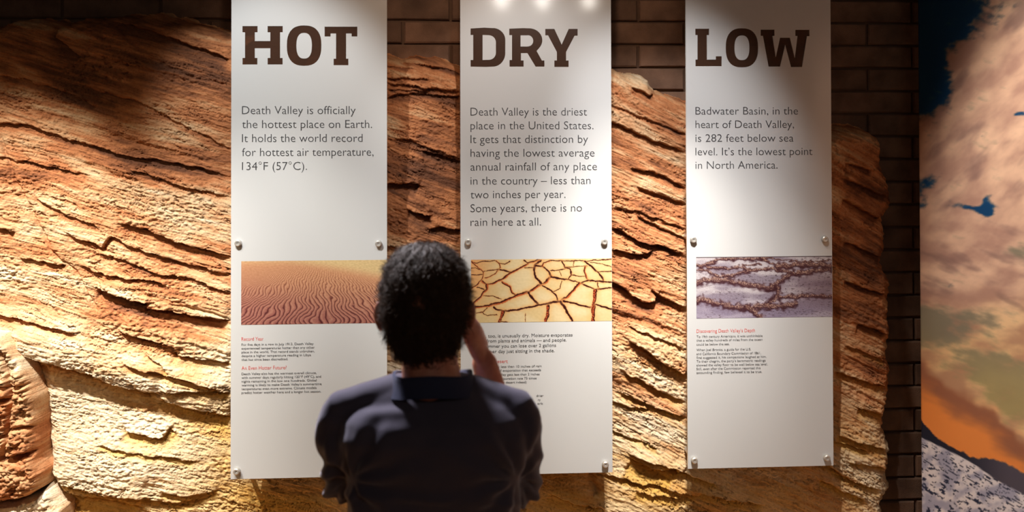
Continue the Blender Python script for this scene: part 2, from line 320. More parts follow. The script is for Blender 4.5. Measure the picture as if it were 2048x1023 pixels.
# (kind, depth m, width px, points): L = ledge: bulges above the line and is undercut below it, C = crack or groove
LEDGES = [
 ('L', .022, 26, [(232, 42), (300, 60), (380, 88), (430, 106), (462, 118)]),
 ('L', .014, 16, [(335, 30), (400, 46), (462, 66)]),
 ('L', .016, 18, [(125, 52), (121, 78), (150, 100), (172, 116)]),
 ('C', .010, 5, [(240, 55), (268, 88), (300, 104)]),
 ('C', .010, 5, [(290, 110), (350, 138), (400, 158), (462, 170)]),
 ('L', .010, 14, [(0, 150), (60, 160), (150, 190), (200, 215)]),
 ('L', .010, 10, [(165, 170), (230, 190), (290, 205), (350, 240), (420, 275), (462, 303)]),
 ('L', .018, 16, [(-40, 246), (50, 247), (100, 262), (150, 280), (200, 292), (260, 312), (330, 320), (400, 335), (462, 352)]),
 ('L', .012, 12, [(-40, 312), (0, 312), (60, 322), (120, 335), (180, 347)]),
 ('C', .014, 5, [(0, 245), (20, 312), (40, 365), (60, 397), (95, 460), (110, 500), (160, 540), (190, 600), (205, 628)]),
 ('L', .012, 12, [(75, 390), (130, 420), (180, 440), (210, 455)]),
 ('L', .015, 12, [(268, 337), (310, 350), (380, 375), (462, 394)]),
 ('C', .010, 4, [(225, 346), (255, 352), (285, 362)]),
 ('L', .022, 18, [(245, 443), (300, 455), (340, 476), (400, 496), (462, 512)]),
 ('L', .015, 10, [(140, 462), (165, 475), (213, 491), (232, 470), (275, 492), (340, 515), (420, 540), (462, 550)]),
 ('L', .016, 16, [(-40, 440), (0, 452), (40, 462)]),
 ('L', .014, 16, [(45, 512), (90, 520), (140, 527)]),
 ('L', .018, 12, [(165, 526), (200, 540), (260, 553), (310, 556), (345, 572)]),
 ('L', .014, 9, [(190, 500), (250, 515), (330, 548), (385, 556), (440, 580), (462, 588)]),
 ('L', .032, 34, [(200, 572), (235, 584), (270, 596), (312, 602)]),
 ('L', .034, 38, [(292, 610), (340, 617), (400, 632), (462, 640)]),
 ('C', .010, 4, [(345, 604), (400, 618), (462, 636)]),
 ('L', .026, 26, [(245, 655), (285, 668), (330, 682), (370, 695)]),
 ('L', .022, 22, [(345, 700), (400, 714), (462, 724)]),
 ('L', .022, 14, [(-40, 612), (20, 627), (60, 635), (120, 650), (170, 662)]),
 ('L', .042, 40, [(20, 680), (60, 702), (90, 714), (150, 728), (205, 746), (250, 765), (300, 775), (330, 776)]),
 ('L', .022, 14, [(262, 718), (320, 735), (400, 760), (462, 782)]),
 ('L', .018, 16, [(330, 775), (400, 776), (462, 782)]),
 ('C', .016, 6, [(272, 756), (282, 772), (303, 792)]),
 ('L', .030, 30, [(320, 788), (370, 810), (420, 822), (462, 832)]),
 ('L', .024, 30, [(250, 852), (290, 866), (330, 868), (345, 850)]),
 ('L', .014, 16, [(300, 700), (330, 720), (350, 740)]),
 ('L', .020, 16, [(95, 948), (150, 962), (200, 975), (280, 984), (360, 998), (420, 990)]),
 ('L', .030, 40, [(110, 972), (170, 984), (250, 992), (285, 1005)]),
 ('L', .014, 14, [(330, 974), (370, 984), (440, 978)]),
 ('L', .012, 12, [(200, 880), (260, 896), (330, 905), (400, 918)]),
 # between the HOT and DRY panels
 ('L', .020, 12, [(796, 121), (840, 127), (880, 134), (925, 147)]),
 ('L', .012, 9, [(770, 130), (800, 133), (830, 139)]),
 ('L', .014, 9, [(770, 157), (815, 155), (860, 160)]),
 ('L', .020, 14, [(770, 167), (815, 168), (850, 177), (880, 176), (925, 186)]),
 ('L', .012, 8, [(775, 178), (820, 180), (860, 183)]),
 ('L', .018, 16, [(770, 195), (800, 188), (840, 186), (900, 191), (925, 192)]),
 ('L', .012, 14, [(790, 275), (830, 284), (870, 300), (925, 318)]),
 ('L', .026, 14, [(840, 300), (880, 310), (905, 318), (925, 322)]),
 ('L', .030, 22, [(770, 367), (800, 368), (820, 366), (840, 372)]),
 ('L', .028, 18, [(815, 420), (835, 426), (850, 432), (862, 430)]),
 ('L', .020, 14, [(855, 458), (885, 455), (925, 460)]),
 ('L', .016, 16, [(770, 492), (800, 500), (830, 510)]),
 # between the DRY and LOW panels
 ('L', .020, 12, [(1265, 175), (1285, 183), (1300, 190), (1312, 188)]),
 ('L', .024, 13, [(1215, 240), (1245, 252), (1280, 268), (1320, 285), (1375, 303)]),
 ('L', .012, 8, [(1215, 205), (1270, 228), (1330, 250), (1375, 270)]),
 ('L', .020, 12, [(1260, 335), (1300, 343), (1330, 352), (1375, 378)]),
 ('L', .020, 11, [(1275, 372), (1310, 385), (1345, 398), (1375, 407)]),
 ('L', .014, 9, [(1225, 416), (1270, 422), (1330, 442), (1375, 460)]),
 ('L', .016, 9, [(1275, 432), (1310, 450), (1345, 465), (1375, 478)]),
 ('L', .026, 16, [(1225, 455), (1250, 465), (1275, 482), (1300, 490), (1330, 492), (1375, 512)]),
 ('L', .026, 18, [(1225, 498), (1260, 507), (1290, 508), (1308, 500)]),
 ('L', .032, 22, [(1222, 562), (1245, 572), (1262, 590), (1285, 602), (1308, 605), (1316, 590)]),
 ('L', .026, 16, [(1305, 580), (1335, 598), (1375, 616)]),
 ('L', .014, 9, [(1255, 652), (1300, 668), (1375, 700)]),
 ('L', .034, 22, [(1257, 678), (1290, 698), (1320, 722), (1350, 738), (1375, 752)]),
 ('L', .020, 12, [(1245, 742), (1280, 760), (1320, 785), (1375, 806)]),
 ('L', .020, 12, [(1240, 785), (1290, 806), (1335, 828), (1375, 836)]),
 ('L', .014, 9, [(1225, 806), (1260, 815), (1300, 822)]),
 ('L', .012, 8, [(1225, 866), (1270, 880), (1320, 900)]),
 ('L', .026, 12, [(1255, 908), (1300, 922), (1345, 935), (1390, 955), (1440, 972)]),
 ('L', .034, 44, [(1262, 918), (1285, 930), (1320, 942), (1352, 940), (1362, 950)]),
 ('L', .020, 10, [(1205, 950), (1245, 960), (1290, 972), (1310, 970), (1350, 982), (1400, 995)]),
 ('L', .014, 9, [(1320, 978), (1350, 990), (1385, 1000)]),
 ('L', .016, 14, [(1270, 985), (1300, 990), (1370, 1002)]),
 ('C', .03, 16, [(1184, 948), (1190, 975), (1196, 1000)]),  # groove carved in for the shadow band below the DRY panel
 ('L', .02, 16, [(1100, 990), (1150, 1010), (1200, 1018)]),
 # right of the LOW panel
 ('L', .024, 14, [(1690, 325), (1720, 333), (1745, 340)]),
 ('L', .024, 14, [(1690, 355), (1730, 375), (1780, 395)]),
 ('L', .030, 18, [(1690, 398), (1730, 420), (1765, 440)]),
 ('L', .022, 14, [(1690, 482), (1730, 500), (1775, 520)]),
 ('L', .024, 14, [(1690, 560), (1730, 575), (1775, 590)]),
 ('L', .028, 16, [(1715, 648), (1745, 655), (1775, 668)]),
 ('L', .014, 10, [(1690, 690), (1730, 705), (1775, 725)]),
 ('L', .028, 15, [(1670, 744), (1710, 755), (1745, 768), (1780, 775)]),
 ('L', .030, 20, [(1720, 815), (1745, 822), (1775, 832)]),
 ('L', .026, 14, [(1670, 868), (1710, 882), (1750, 892), (1782, 905)]),
 ('L', .022, 12, [(1665, 880), (1700, 890), (1740, 905)]),
 ('L', .022, 12, [(1700, 925), (1740, 932), (1778, 940)]),
 ('L', .024, 14, [(1600, 905), (1650, 925), (1700, 960), (1770, 985)]),
 ('L', .020, 14, [(1400, 985), (1460, 1002), (1530, 1012)]),
 ('L', .020, 14, [(1640, 960), (1690, 985), (1740, 1005)]),
]
STEP = 0.0029
gx = np.arange(P(-64, 500, 0.1).x, P(1792, 500, 0.1).x+0.06, STEP)
gz = np.arange(P(1000, 1060, 0.1).z, P(1000, 8, 0.1).z, STEP)
gz = np.concatenate([np.arange(0.0, gz[0]-0.008, 0.012), gz])      # coarser outside the picture
gx = np.concatenate([np.arange(P(-440, 500, 0.1).x, gx[0]-0.008, 0.012), gx])
GX, GZ = np.meshgrid(gx, gz)
print('rock grid', GX.shape)
vv = GZ + 0.40*GX + 0.045*GX*GX + 0.010*pn(GX*3, GZ*3, 1) + 0.03*pn(GX*1.1, GZ*1.3, 2)
ss = GX - 0.35*GZ
warp = 0.010*pn(ss*2.2, vv*9, 3) + 0.004*pn(ss*9, vv*22, 4)
H = 0.014*fbm(GX*2.0, GZ*2.6, 3, 5)
def saw(v, lam, seed, sharp=0.10):
    f = v/lam; k = np.floor(f); t = f-k
    amp = 0.5+0.5*np.sin(k*12.9898+seed*4.1)            # each layer its own strength
    mod = sst(-0.35, 0.45, pn(ss*1.3+k*3.7, k*5.1+seed, seed+9))
    prof = np.where(t < sharp, t/sharp, 1-(t-sharp)/(1-sharp))
    return prof*(0.25+0.75*amp)*mod
wide = sst(-0.3, 0.5, pn(ss*1.4, vv*3.2, 14))
H += 0.016*saw(vv+warp*1.6, 0.150, 1, 0.10)*wide + 0.0085*saw(vv+warp*1.3, 0.058, 2, 0.14)*(1-0.7*wide) + 0.0036*saw(vv+warp*0.9, 0.021, 3, 0.2)*sst(-0.3, 0.5, pn(ss*2.1, vv*6, 15))
# lumpy, crumbling patches and fine bedding
patch = sst(-0.25, 0.5, fbm(ss*2.2, vv*5, 2, 21))
crumb = fbm(ss*42, vv*85, 4, 22, 0.6)
H += patch*0.0060*crumb + (1-patch)*0.0034*fbm(ss*12, vv*150, 4, 23, 0.65) + 0.0016*fbm(ss*70, vv*150, 2, 24)
H += 0.0030*fbm(ss*24, vv*48, 3, 25)
rid = 1-np.abs(fbm(ss*6, vv*30, 4, 26)); H -= 0.013*sst(0.93, 1.0, rid)*sst(-0.1, 0.4, pn(ss*3, vv*8, 27))
rid = 1-np.abs(fbm(ss*14, vv*70, 3, 28)); H -= 0.007*sst(0.90, 1.0, rid)*sst(0.0, 0.5, pn(ss*4, vv*11, 29))
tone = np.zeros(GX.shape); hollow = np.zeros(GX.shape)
for kind, dep, wpx, pts in LEDGES:
    X_, Z_ = PA([q[0] for q in pts], [q[1] for q in pts], 0.11); pw = list(zip(X_.tolist(), Z_.tolist())); wm = wpx/480.0
    pad = wm*3+0.05
    i0, i1 = np.searchsorted(gz, [min(Z_)-pad, max(Z_)+pad])
    j0, j1 = np.searchsorted(gx, [min(X_)-pad, max(X_)+pad])
    if i1 <= i0 or j1 <= j0: continue
    sx = GX[i0:i1, j0:j1]; sz = GZ[i0:i1, j0:j1]
    jx = 0.006*pn(sx*22, sz*22, 31)+0.0025*pn(sx*70, sz*70, 33); jz = 0.006*pn(sx*22, sz*22, 32)+0.0025*pn(sx*70, sz*70, 34)
    d, sd, t = poly_dist(sx+jx, sz+jz, pw)
    endf = sst(0.0, 0.10, t)*sst(0.0, 0.10, 1-t)*0.85+0.15
    # distance beyond the ends fades too
    endf = endf*np.where((t <= 0) | (t >= 1), np.exp(-(d/(wm*0.7))**2), 1)
    if kind == 'C':
        H[i0:i1, j0:j1] -= dep*endf*np.exp(-(d/(wm*0.55))**2)
    else:
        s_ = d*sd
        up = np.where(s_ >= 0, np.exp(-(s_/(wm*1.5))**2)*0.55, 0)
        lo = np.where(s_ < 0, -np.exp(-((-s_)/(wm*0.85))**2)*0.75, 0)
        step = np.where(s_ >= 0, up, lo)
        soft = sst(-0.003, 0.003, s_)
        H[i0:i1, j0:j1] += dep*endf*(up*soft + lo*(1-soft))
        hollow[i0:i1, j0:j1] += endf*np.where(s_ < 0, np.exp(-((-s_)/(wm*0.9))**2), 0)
        tone[i0:i1, j0:j1] -= (0.22+6*dep)*endf*np.where(s_ < 0, np.exp(-((-s_)/(wm*0.85))**2), 0)  # shaded hollows below ledges painted darker and rustier
# bulging layer masses and the gully beside the jointed boulder
def bump(px, py, rx, ry, h, rot=0):
    c = P(px, py, 0.11); a = math.radians(rot); dx = GX-c.x; dz = GZ-c.z
    u = (dx*math.cos(a)+dz*math.sin(a))/(rx/480.0); w = (-dx*math.sin(a)+dz*math.cos(a))/(ry/480.0)
    global H
    H += h*np.exp(-(u*u+w*w))
bump(150, 700, 260, 45, 0.035, -16); bump(300, 740, 200, 34, 0.02, -16); bump(250, 920, 220, 60, 0.04, -8); bump(330, 640, 190, 60, 0.02, -12)
bump(300, 400, 260, 90, 0.03, -14); bump(200, 120, 260, 60, 0.02, -10); bump(1290, 700, 120, 60, 0.02, -24); bump(1290, 230, 120, 40, 0.015, -24)
gully = [(60, 700), (70, 770), (78, 830), (84, 880), (88, 940), (110, 990), (130, 1040)]
X_, Z_ = PA([q[0] for q in gully], [q[1] for q in gully], 0.11); d, sd, t = poly_dist(GX+0.01*pn(GX*18, GZ*18, 40), GZ, list(zip(X_, Z_)))
H -= 0.10*np.exp(-(d/0.040)**2)*sst(0, 0.25, t)
# body of the relief: bulges from the wall, rolls back at its outline
d, sd, t = poly_dist(GX, GZ, EDGEW); ins = inside_poly(GX, GZ, EDGEW)
ed = np.where(ins, d, -d) + 0.010*pn(GX*14, GZ*14, 50)+0.006*pn(ss*30, vv*60, 51)
body = np.clip(ed/0.075, 0, 1); body = np.sqrt(1-(1-body)**2)
H = np.clip(H, -0.075, 0.085)
leftb = 0.035*sst(P(470, 500, .1).x, P(300, 500, .1).x, GX)        # swells out clear of the panels on the left
YR = (WY-0.010) - body*(WY-0.010-0.125+leftb) - H*sst(0.0, 0.06, ed)
YR = np.where(ed < 0, WY-0.012, YR)
lim = 0.035 + 0*GX
YR = np.where(GX > P(452, 500, 0).x, np.maximum(YR, lim), YR)
keep = ed > -0.004
# rock colour, some light and shade painted in: rusty above and to the right, pale cream low down, rusty bands
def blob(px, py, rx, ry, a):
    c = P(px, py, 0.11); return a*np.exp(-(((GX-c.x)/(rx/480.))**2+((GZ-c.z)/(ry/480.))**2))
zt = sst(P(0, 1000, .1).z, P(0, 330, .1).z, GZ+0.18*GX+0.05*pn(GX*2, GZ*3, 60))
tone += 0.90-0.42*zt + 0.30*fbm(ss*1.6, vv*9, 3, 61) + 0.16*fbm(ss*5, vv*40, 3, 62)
tone += blob(330, 590, 200, 60, -0.16)+blob(280, 330, 200, 60, -0.05)+blob(60, 270, 150, 60, -0.12)+blob(280, 130, 190, 90, -0.34)+blob(20, 560, 90, 60, -0.1)+blob(230, 900, 260, 110, 0.22)+blob(250, 760, 220, 40, 0.12)  # rusty patches, plus painted dimness upper left and light pool lower left
tone += blob(850, 330, 110, 170, -0.30)+blob(850, 200, 90, 40, 0.1)+blob(850, 140, 120, 60, 0.05)+blob(1290, 160, 90, 40, 0.35)+blob(1300, 350, 70, 50, 0.15)+blob(1240, 620, 60, 150, -0.12)+blob(1740, 600, 80, 250, -0.25)  # dim light between the HOT and DRY panels painted in as darker rust
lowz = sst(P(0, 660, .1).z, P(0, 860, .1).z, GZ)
ochre = np.clip(lowz*(0.85*np.clip(hollow, 0, 1)+0.15+0.25*pn(GX*3, GZ*4, 64)) + blob(450, 930, 110, 90, 0.4)+blob(600, 1010, 130, 60, 0.6)+blob(1120, 1000, 130, 60, 0.45)+blob(1480, 1000, 200, 60, 0.4)+blob(180, 1010, 120, 25, 0.5), 0, 0.85)  # golden tint of shade painted into low hollows and below the panels
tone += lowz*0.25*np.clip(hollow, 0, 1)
rock = empty('rock_face', (0, 0.1, 0.0))
tag(rock, 'layered orange and cream artificial rock face covering the wall behind the three white panels', 'rock face')
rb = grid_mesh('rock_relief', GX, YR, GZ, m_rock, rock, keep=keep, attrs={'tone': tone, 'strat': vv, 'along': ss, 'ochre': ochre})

# free-standing jointed boulder at the lower left: lumps with their own joints
def lump(name, outline, Y, depth, parent, mt, toneb, seed, joints=(), n=0.0036, pale=0):
    X_, Z_ = PA([q[0] for q in outline], [q[1] for q in outline], Y); ow = list(zip(X_.tolist(), Z_.tolist()))
    ax = np.arange(min(X_)-0.02, max(X_)+0.02, n); az = np.arange(min(Z_)-0.02, max(Z_)+0.02, n); A, B = np.meshgrid(ax, az)
    d, sd, t = poly_dist(A, B, ow+[ow[0]]); i_ = inside_poly(A, B, ow); e = np.where(i_, d, -d)+0.006*pn(A*16, B*16, seed)
    bd = np.clip(e/0.034, 0, 1); bd = np.sqrt(1-(1-bd)**2)
    h = 0.016*fbm(A*7, B*9, 3, seed+1)+0.010*fbm(A*24, B*42, 4, seed+2, 0.65)+0.004*fbm(A*90, B*110, 3, seed+3)
    rr = 1-np.abs(fbm(A*8, B*22, 3, seed+4)); h -= 0.012*sst(0.9, 1.0, rr)
    for dep, w, pts in joints:
        x2, z2 = PA([q[0] for q in pts], [q[1] for q in pts], Y); dd, s2, t2 = poly_dist(A+0.004*pn(A*30, B*30, 5), B+0.004*pn(A*30, B*30, 6), list(zip(x2, z2)))
        h -= dep*1.2*np.exp(-(dd/(w*1.25))**2)
    YY = Y + depth*(1-bd) - h*sst(0, 0.03, e)
    YY = np.where(e < 0, Y+depth+0.03, YY)
    return grid_mesh(name, A, YY, B, mt, parent, keep=e > -0.003, attrs={'tone': toneb+0.2*fbm(A*5, B*6, 3, seed+7)+0.34*sst(P(0, 790, Y).z, P(0, 740, Y).z, B)*pale, 'strat': B+0.15*A, 'along': A-0.2*B})
bo = empty('boulder', P(20, 1000, -0.02))
tag(bo, 'tall orange-brown jointed boulder with a pale top at the left edge of the rock face', 'boulder')
lump('boulder_lump', [(-60, 655), (0, 668), (22, 692), (38, 730), (55, 765), (64, 800), (66, 860), (68, 920), (80, 950), (78, 985), (50, 1003), (0, 1015), (-60, 1020), (-110, 980), (-130, 850), (-110, 720)], -0.02, 0.16, bo, m_rock, 0.52, 70,
     joints=[(0.03, 0.007, [(-10, 690), (12, 745), (18, 790), (12, 850), (0, 925)]), (0.026, 0.006, [(-10, 778), (25, 776), (68, 768)]), (0.014, 0.004, [(18, 788), (66, 784)]), (0.028, 0.006, [(0, 862), (72, 856)]),
             (0.034, 0.008, [(-10, 922), (20, 920), (72, 906)]), (0.03, 0.007, [(-50, 800), (-10, 805), (16, 800)]), (0.03, 0.007, [(-50, 870), (8, 878)])], pale=1)
b2 = empty('boulder', P(60, 1040, 0.0))
tag(b2, 'smooth pale cream boulder at the bottom left corner below the orange one', 'boulder')
lump('boulder_lump', [(-120, 1040), (20, 1012), (62, 996), (80, 980), (92, 985), (104, 1004), (122, 1022), (150, 1206), (-120, 1206)], 0.0, 0.14, b2, m_rock, 0.95, 90)

# ------------------------------------------------------------------ information panels
def acrylic_mat():
    m, nt, b = mat('frosted_acrylic')
    b.inputs['Base Color'].default_value = (0.55, 0.55, 0.54, 1); b.inputs['Roughness'].default_value = 0.34
    b.inputs['Specular IOR Level'].default_value = 0.4; b.inputs['Coat Weight'].default_value = 0.7; b.inputs['Coat Roughness'].default_value = 0.09
    tc = node(nt, 'ShaderNodeTexCoord'); nz = node(nt, 'ShaderNodeTexNoise'); nz.inputs['Scale'].default_value = 700; nz.inputs['Detail'].default_value = 2
    bp = node(nt, 'ShaderNodeBump'); bp.inputs['Strength'].default_value = 0.12; bp.inputs['Distance'].default_value = 0.0004
    nt.links.new(tc.outputs['Object'], nz.inputs['Vector']); nt.links.new(nz.outputs['Fac'], bp.inputs['Height']); nt.links.new(bp.outputs['Normal'], b.inputs['Normal'])
    return m
def pane_mat():
    """clear tinted acrylic left unfrosted in the shape of the title letters"""
    m, nt, b = mat('clear_brown_acrylic')
    out = nt.nodes['Material Output']
    tr = node(nt, 'ShaderNodeBsdfTransparent'); tr.inputs[0].default_value = (0.62, 0.50, 0.42, 1)
    b.inputs['Base Color'].default_value = L4(92, 66, 52); b.inputs['Roughness'].default_value = 0.2
    mx = node(nt, 'ShaderNodeMixShader'); mx.inputs[0].default_value = 0.42
    nt.links.new(tr.outputs[0], mx.inputs[1]); nt.links.new(b.outputs[0], mx.inputs[2]); nt.links.new(mx.outputs[0], out.inputs['Surface'])
    tc = node(nt, 'ShaderNodeTexCoord'); nz = node(nt, 'ShaderNodeTexNoise'); nz.inputs['Scale'].default_value = 400
    mr = node(nt, 'ShaderNodeMapRange'); mr.inputs['To Min'].default_value = 0.17; mr.inputs['To Max'].default_value = 0.23
    nt.links.new(tc.outputs['Object'], nz.inputs['Vector']); nt.links.new(nz.outputs['Fac'], mr.inputs['Value']); nt.links.new(mr.outputs[0], b.inputs['Roughness'])
    return m
m_acr = acrylic_mat(); m_pane = pane_mat()
m_edge = simple('polished_acrylic_edge', (0.80, 0.76, 0.68, 1), 0.15, bscale=300, var=0.03)
m_ink = simple('dark_grey_ink', L4(62, 62, 64), 0.5, bscale=500, var=0.05)
m_red = simple('red_ink', L4(205, 84, 76), 0.5, bscale=500, var=0.05)
m_steel = simple('brushed_steel', (0.58, 0.55, 0.50, 1), 0.42, 0.65, bscale=600, var=0.08)
m_print = attr_mat('printed_photograph', 0.34, 0.4)

def arc(cx, cy, rx, ry, a0, a1, n=10):
    return [(cx+rx*math.cos(math.radians(a0+(a1-a0)*i/n)), cy+ry*math.sin(math.radians(a0+(a1-a0)*i/n))) for i in range(n+1)]
def sup(cx, cy, rx, ry, n=36, p=2.5):
    o = []
    for i in range(n):
        a = 2*math.pi*i/n; c, s = math.cos(a), math.sin(a)
        o.append((cx+rx*math.copysign(abs(c)**(2/p), c), cy+ry*math.copysign(abs(s)**(2/p), s)))
    return o
def tr(pts, ox, oy, k): return [(ox+x/k, oy+y/k) for x, y in pts]
hot = lambda p: tr(p, 470, 30, 7.877)
dry = lambda p: tr(p, 930, 40, 8.533)
low = lambda p: tr(p, 1370, 40, 7.585)
GLYPH = {
 'HOT': [('h', [hot([(118, 174), (355, 174), (355, 272), (312, 272), (312, 410), (556, 410), (556, 272), (514, 272), (514, 174), (752, 174), (752, 272), (710, 272), (710, 676), (750, 676), (750, 779), (514, 779), (514, 676), (556, 676), (556, 524), (312, 524), (312, 676), (352, 676), (352, 779), (118, 779), (118, 676), (158, 676), (158, 272), (118, 272)])]),
         ('o', [hot(sup(1089, 482, 272, 318)), hot(sup(1089, 484, 122, 202))]),
         ('t', [hot([(1412, 184), (1927, 184), (1927, 338), (1838, 338), (1838, 291), (1750, 291), (1750, 688), (1786, 688), (1786, 790), (1554, 790), (1554, 688), (1592, 688), (1592, 291), (1505, 291), (1505, 338), (1412, 338)])])],
 'DRY': [('d', [dry([(95, 145), (330, 130), (470, 138)]+arc(470, 340, 218, 205, -82, 0, 9)+arc(478, 560, 210, 235, 5, 85, 9)+[(360, 800), (95, 795), (95, 682), (140, 682), (140, 255), (95, 255)]),
                dry([(300, 255), (400, 258)]+arc(405, 380, 122, 120, -75, 0, 6)+arc(405, 560, 122, 120, 0, 80, 6)+[(300, 682)])]),
         ('r', [dry([(755, 148), (1000, 138)]+arc(1090, 345, 230, 205, -95, 40, 12)+[(1222, 528), (1312, 690), (1355, 690), (1355, 795), (1205, 795), (1065, 565), (955, 565), (955, 690), (1000, 690), (1000, 795), (760, 795), (760, 682), (802, 682), (802, 258), (755, 258)]),
                dry([(948, 262), (1060, 262)]+arc(1075, 355, 90, 95, -85, 85, 8)+[(1060, 452), (948, 452)])]),
         ('y', [dry([(1370, 152), (1525, 152), (1650, 418), (1770, 152), (1922, 152), (1922, 268), (1870, 268), (1725, 545), (1725, 690), (1768, 690), (1768, 800), (1525, 800), (1525, 690), (1568, 690), (1568, 545), (1418, 262), (1370, 262)])])],
 'LOW': [('l', [low([(157, 132), (365, 132), (365, 228), (332, 228), (332, 600), (468, 600), (468, 550), (556, 550), (556, 700), (160, 700), (160, 600), (190, 600), (190, 228), (157, 228)])]),
         ('o', [low(sup(864, 421, 246, 297)), low(sup(864, 421, 112, 187))]),
         ('w', [low([(1148, 146), (1358, 146), (1358, 240), (1326, 240), (1378, 560), (1442, 268), (1592, 268), (1666, 572), (1706, 242), (1674, 242), (1674, 148), (1888, 148), (1888, 244), (1850, 244), (1776, 712), (1608, 712), (1520, 378), (1442, 706), (1268, 706), (1182, 240), (1148, 240)])])],
}
def curve_solid(name, loops, y0, y1, mt, parent, mat_edge=None):
    """filled 2D outline with holes (points in world X, Z) given thickness y0..y1, as a mesh"""
    cu = bpy.data.curves.new(name, 'CURVE'); cu.dimensions = '2D'; cu.fill_mode = 'BOTH'; cu.extrude = (y1-y0)/2
    for lp in loops:
        sp = cu.splines.new('POLY'); sp.points.add(len(lp)-1); sp.use_cyclic_u = True
        for i, (x, z) in enumerate(lp): sp.points[i].co = (x, z, 0, 1)
    t = bpy.data.objects.new('tmp', cu); COL.objects.link(t); bpy.context.view_layer.update()
    me = bpy.data.meshes.new_from_object(t.evaluated_get(bpy.context.evaluated_depsgraph_get()))
    bpy.data.objects.remove(t); bpy.data.curves.remove(cu)
    sh = parent.location
    me.transform(Matrix(((1, 0, 0, -sh.x), (0, 0, -1, (y0+y1)/2-sh.y), (0, 1, 0, -sh.z), (0, 0, 0, 1))))
    me.name = name; me.materials.clear(); me.materials.append(mt)
    if mat_edge:
        me.materials.append(mat_edge)
        for p in me.polygons:
            if abs(p.normal.y) < 0.5: p.material_index = 1
    return link(bpy.data.objects.new(name, me), parent)
def text_mesh(name, lines, cap_px, mt, parent, light=0.0, Y=-0.0008):
    """lines: (string, x left, x right, baseline) in photograph pixels; joined into one printed text block"""
    res = []
    for (s_, xl, xr, yb) in lines:
        vs, fs = [], []
        cu = bpy.data.curves.new('t', 'FONT'); cu.body = s_; cu.size = 1; cu.resolution_u = 3; cu.offset = light; cu.fill_mode = 'FRONT'
        t = bpy.data.objects.new('t', cu); COL.objects.link(t); bpy.context.view_layer.update()
        me = bpy.data.meshes.new_from_object(t.evaluated_get(bpy.context.evaluated_depsgraph_get()))
        bpy.data.objects.remove(t); bpy.data.curves.remove(cu)
        n = len(me.vertices); c = np.zeros(n*3); me.vertices.foreach_get('co', c); c = c.reshape(-1, 3)
        a = P(xl, yb, Y); b_ = P(xr, yb-(xr-xl)*0.004, Y); k = cap_px/0.727
        hgt = (P(xl, yb-100, Y).z-P(xl, yb, Y).z)/100*k
        w = c[:, 0].max()-c[:, 0].min(); sxx = (b_.x-a.x)/w
        base = len(vs)
        for x, y, _ in c: vs.append((a.x+(x-c[:, 0].min())*sxx, Y, a.z+y*hgt))
        for p in me.polygons: fs.append([base+i for i in p.vertices])
        bpy.data.meshes.remove(me)
        res.append(mesh_obj(name, vs, fs, mt, parent))
        if 'heading' in name: res[-1]['label'] = 'red heading'
    return res
def screw(parent, px, py):
    c = P(px, py, -0.008)
    e = empty('standoff_screw', Vector(c)-parent.location); e.parent = parent
    def lathe(nm, prof, segs=24):
        vs, fs = [], []
        for (r, y) in prof:
            for i in range(segs):
                a = 2*math.pi*i/segs; vs.append((c.x+r*math.cos(a), y, c.z+r*math.sin(a)))
        for k in range(len(prof)-1):
            for i in range(segs):
                fs.append((k*segs+i, k*segs+(i+1) % segs, (k+1)*segs+(i+1) % segs, (k+1)*segs+i))
        fs.append(tuple(range(segs))); fs.append(tuple((len(prof)-1)*segs+i for i in reversed(range(segs))))
        return mesh_obj(nm, vs, fs, m_steel, e)
    lathe('cap', [(0.0020, -0.0125), (0.0034, -0.0120), (0.0036, -0.0142), (0.0095, -0.0150), (0.0125, -0.0125), (0.0130, -0.0100), (0.0130, -0.0005)])
    lathe('barrel', [(0.0095, 0.010), (0.0095, 0.14)], 14)
    return e

def panel(title, name_label, x0, x1, ytop, ybot, scr):
    a = P(x0, 480, 0); b = P(x1, 480, 0); zb_ = P((x0+x1)/2, ybot, 0).z; zt_ = 2.66
    root = empty('information_panel', ((a.x+b.x)/2, 0, zb_))
    tag(root, name_label, 'information panel', 'white information panels on the rock wall')
    loops = [[(a.x, zb_), (b.x, zb_), (b.x, zt_), (a.x, zt_)]]
    for nm, lps in GLYPH[title]:
        W_ = []
        for lp in lps:
            X_, Z_ = PA([q[0] for q in lp], [q[1] for q in lp], 0.0); W_.append(list(zip(X_.tolist(), Z_.tolist())))
        loops += W_
        g = curve_solid('title_letter', W_, 0.0012, 0.0078, m_pane, root)
        g['label'] = 'clear brown letter %s' % nm.upper()
    curve_solid('acrylic_sheet', loops, 0.0, 0.009, m_acr, root, m_edge)
    for q in scr: screw(root, *q)
    top = [(q[0]-(1 if q[0] < (x0+x1)/2 else 2), -32) for q in scr[:2]]
    for q in top: screw(root, *q)
    return root
pA = panel('HOT', 'white frosted panel headed HOT with a photograph of rippled sand dunes', 462, 774, 0, 954, [(476, 486), (757, 487), (473, 942), (757, 934)])
pB = panel('DRY', 'white frosted panel headed DRY with a photograph of cracked mud', 921, 1223.5, 0, 947, [(936, 484), (1209, 483), (937, 936), (1211, 928)])
pC = panel('LOW', 'white frosted panel headed LOW with a photograph of purple-grey salt flats', 1373.5, 1664, 0, 933.5, [(1387, 479), (1650, 478), (1389, 920), (1654, 915)])

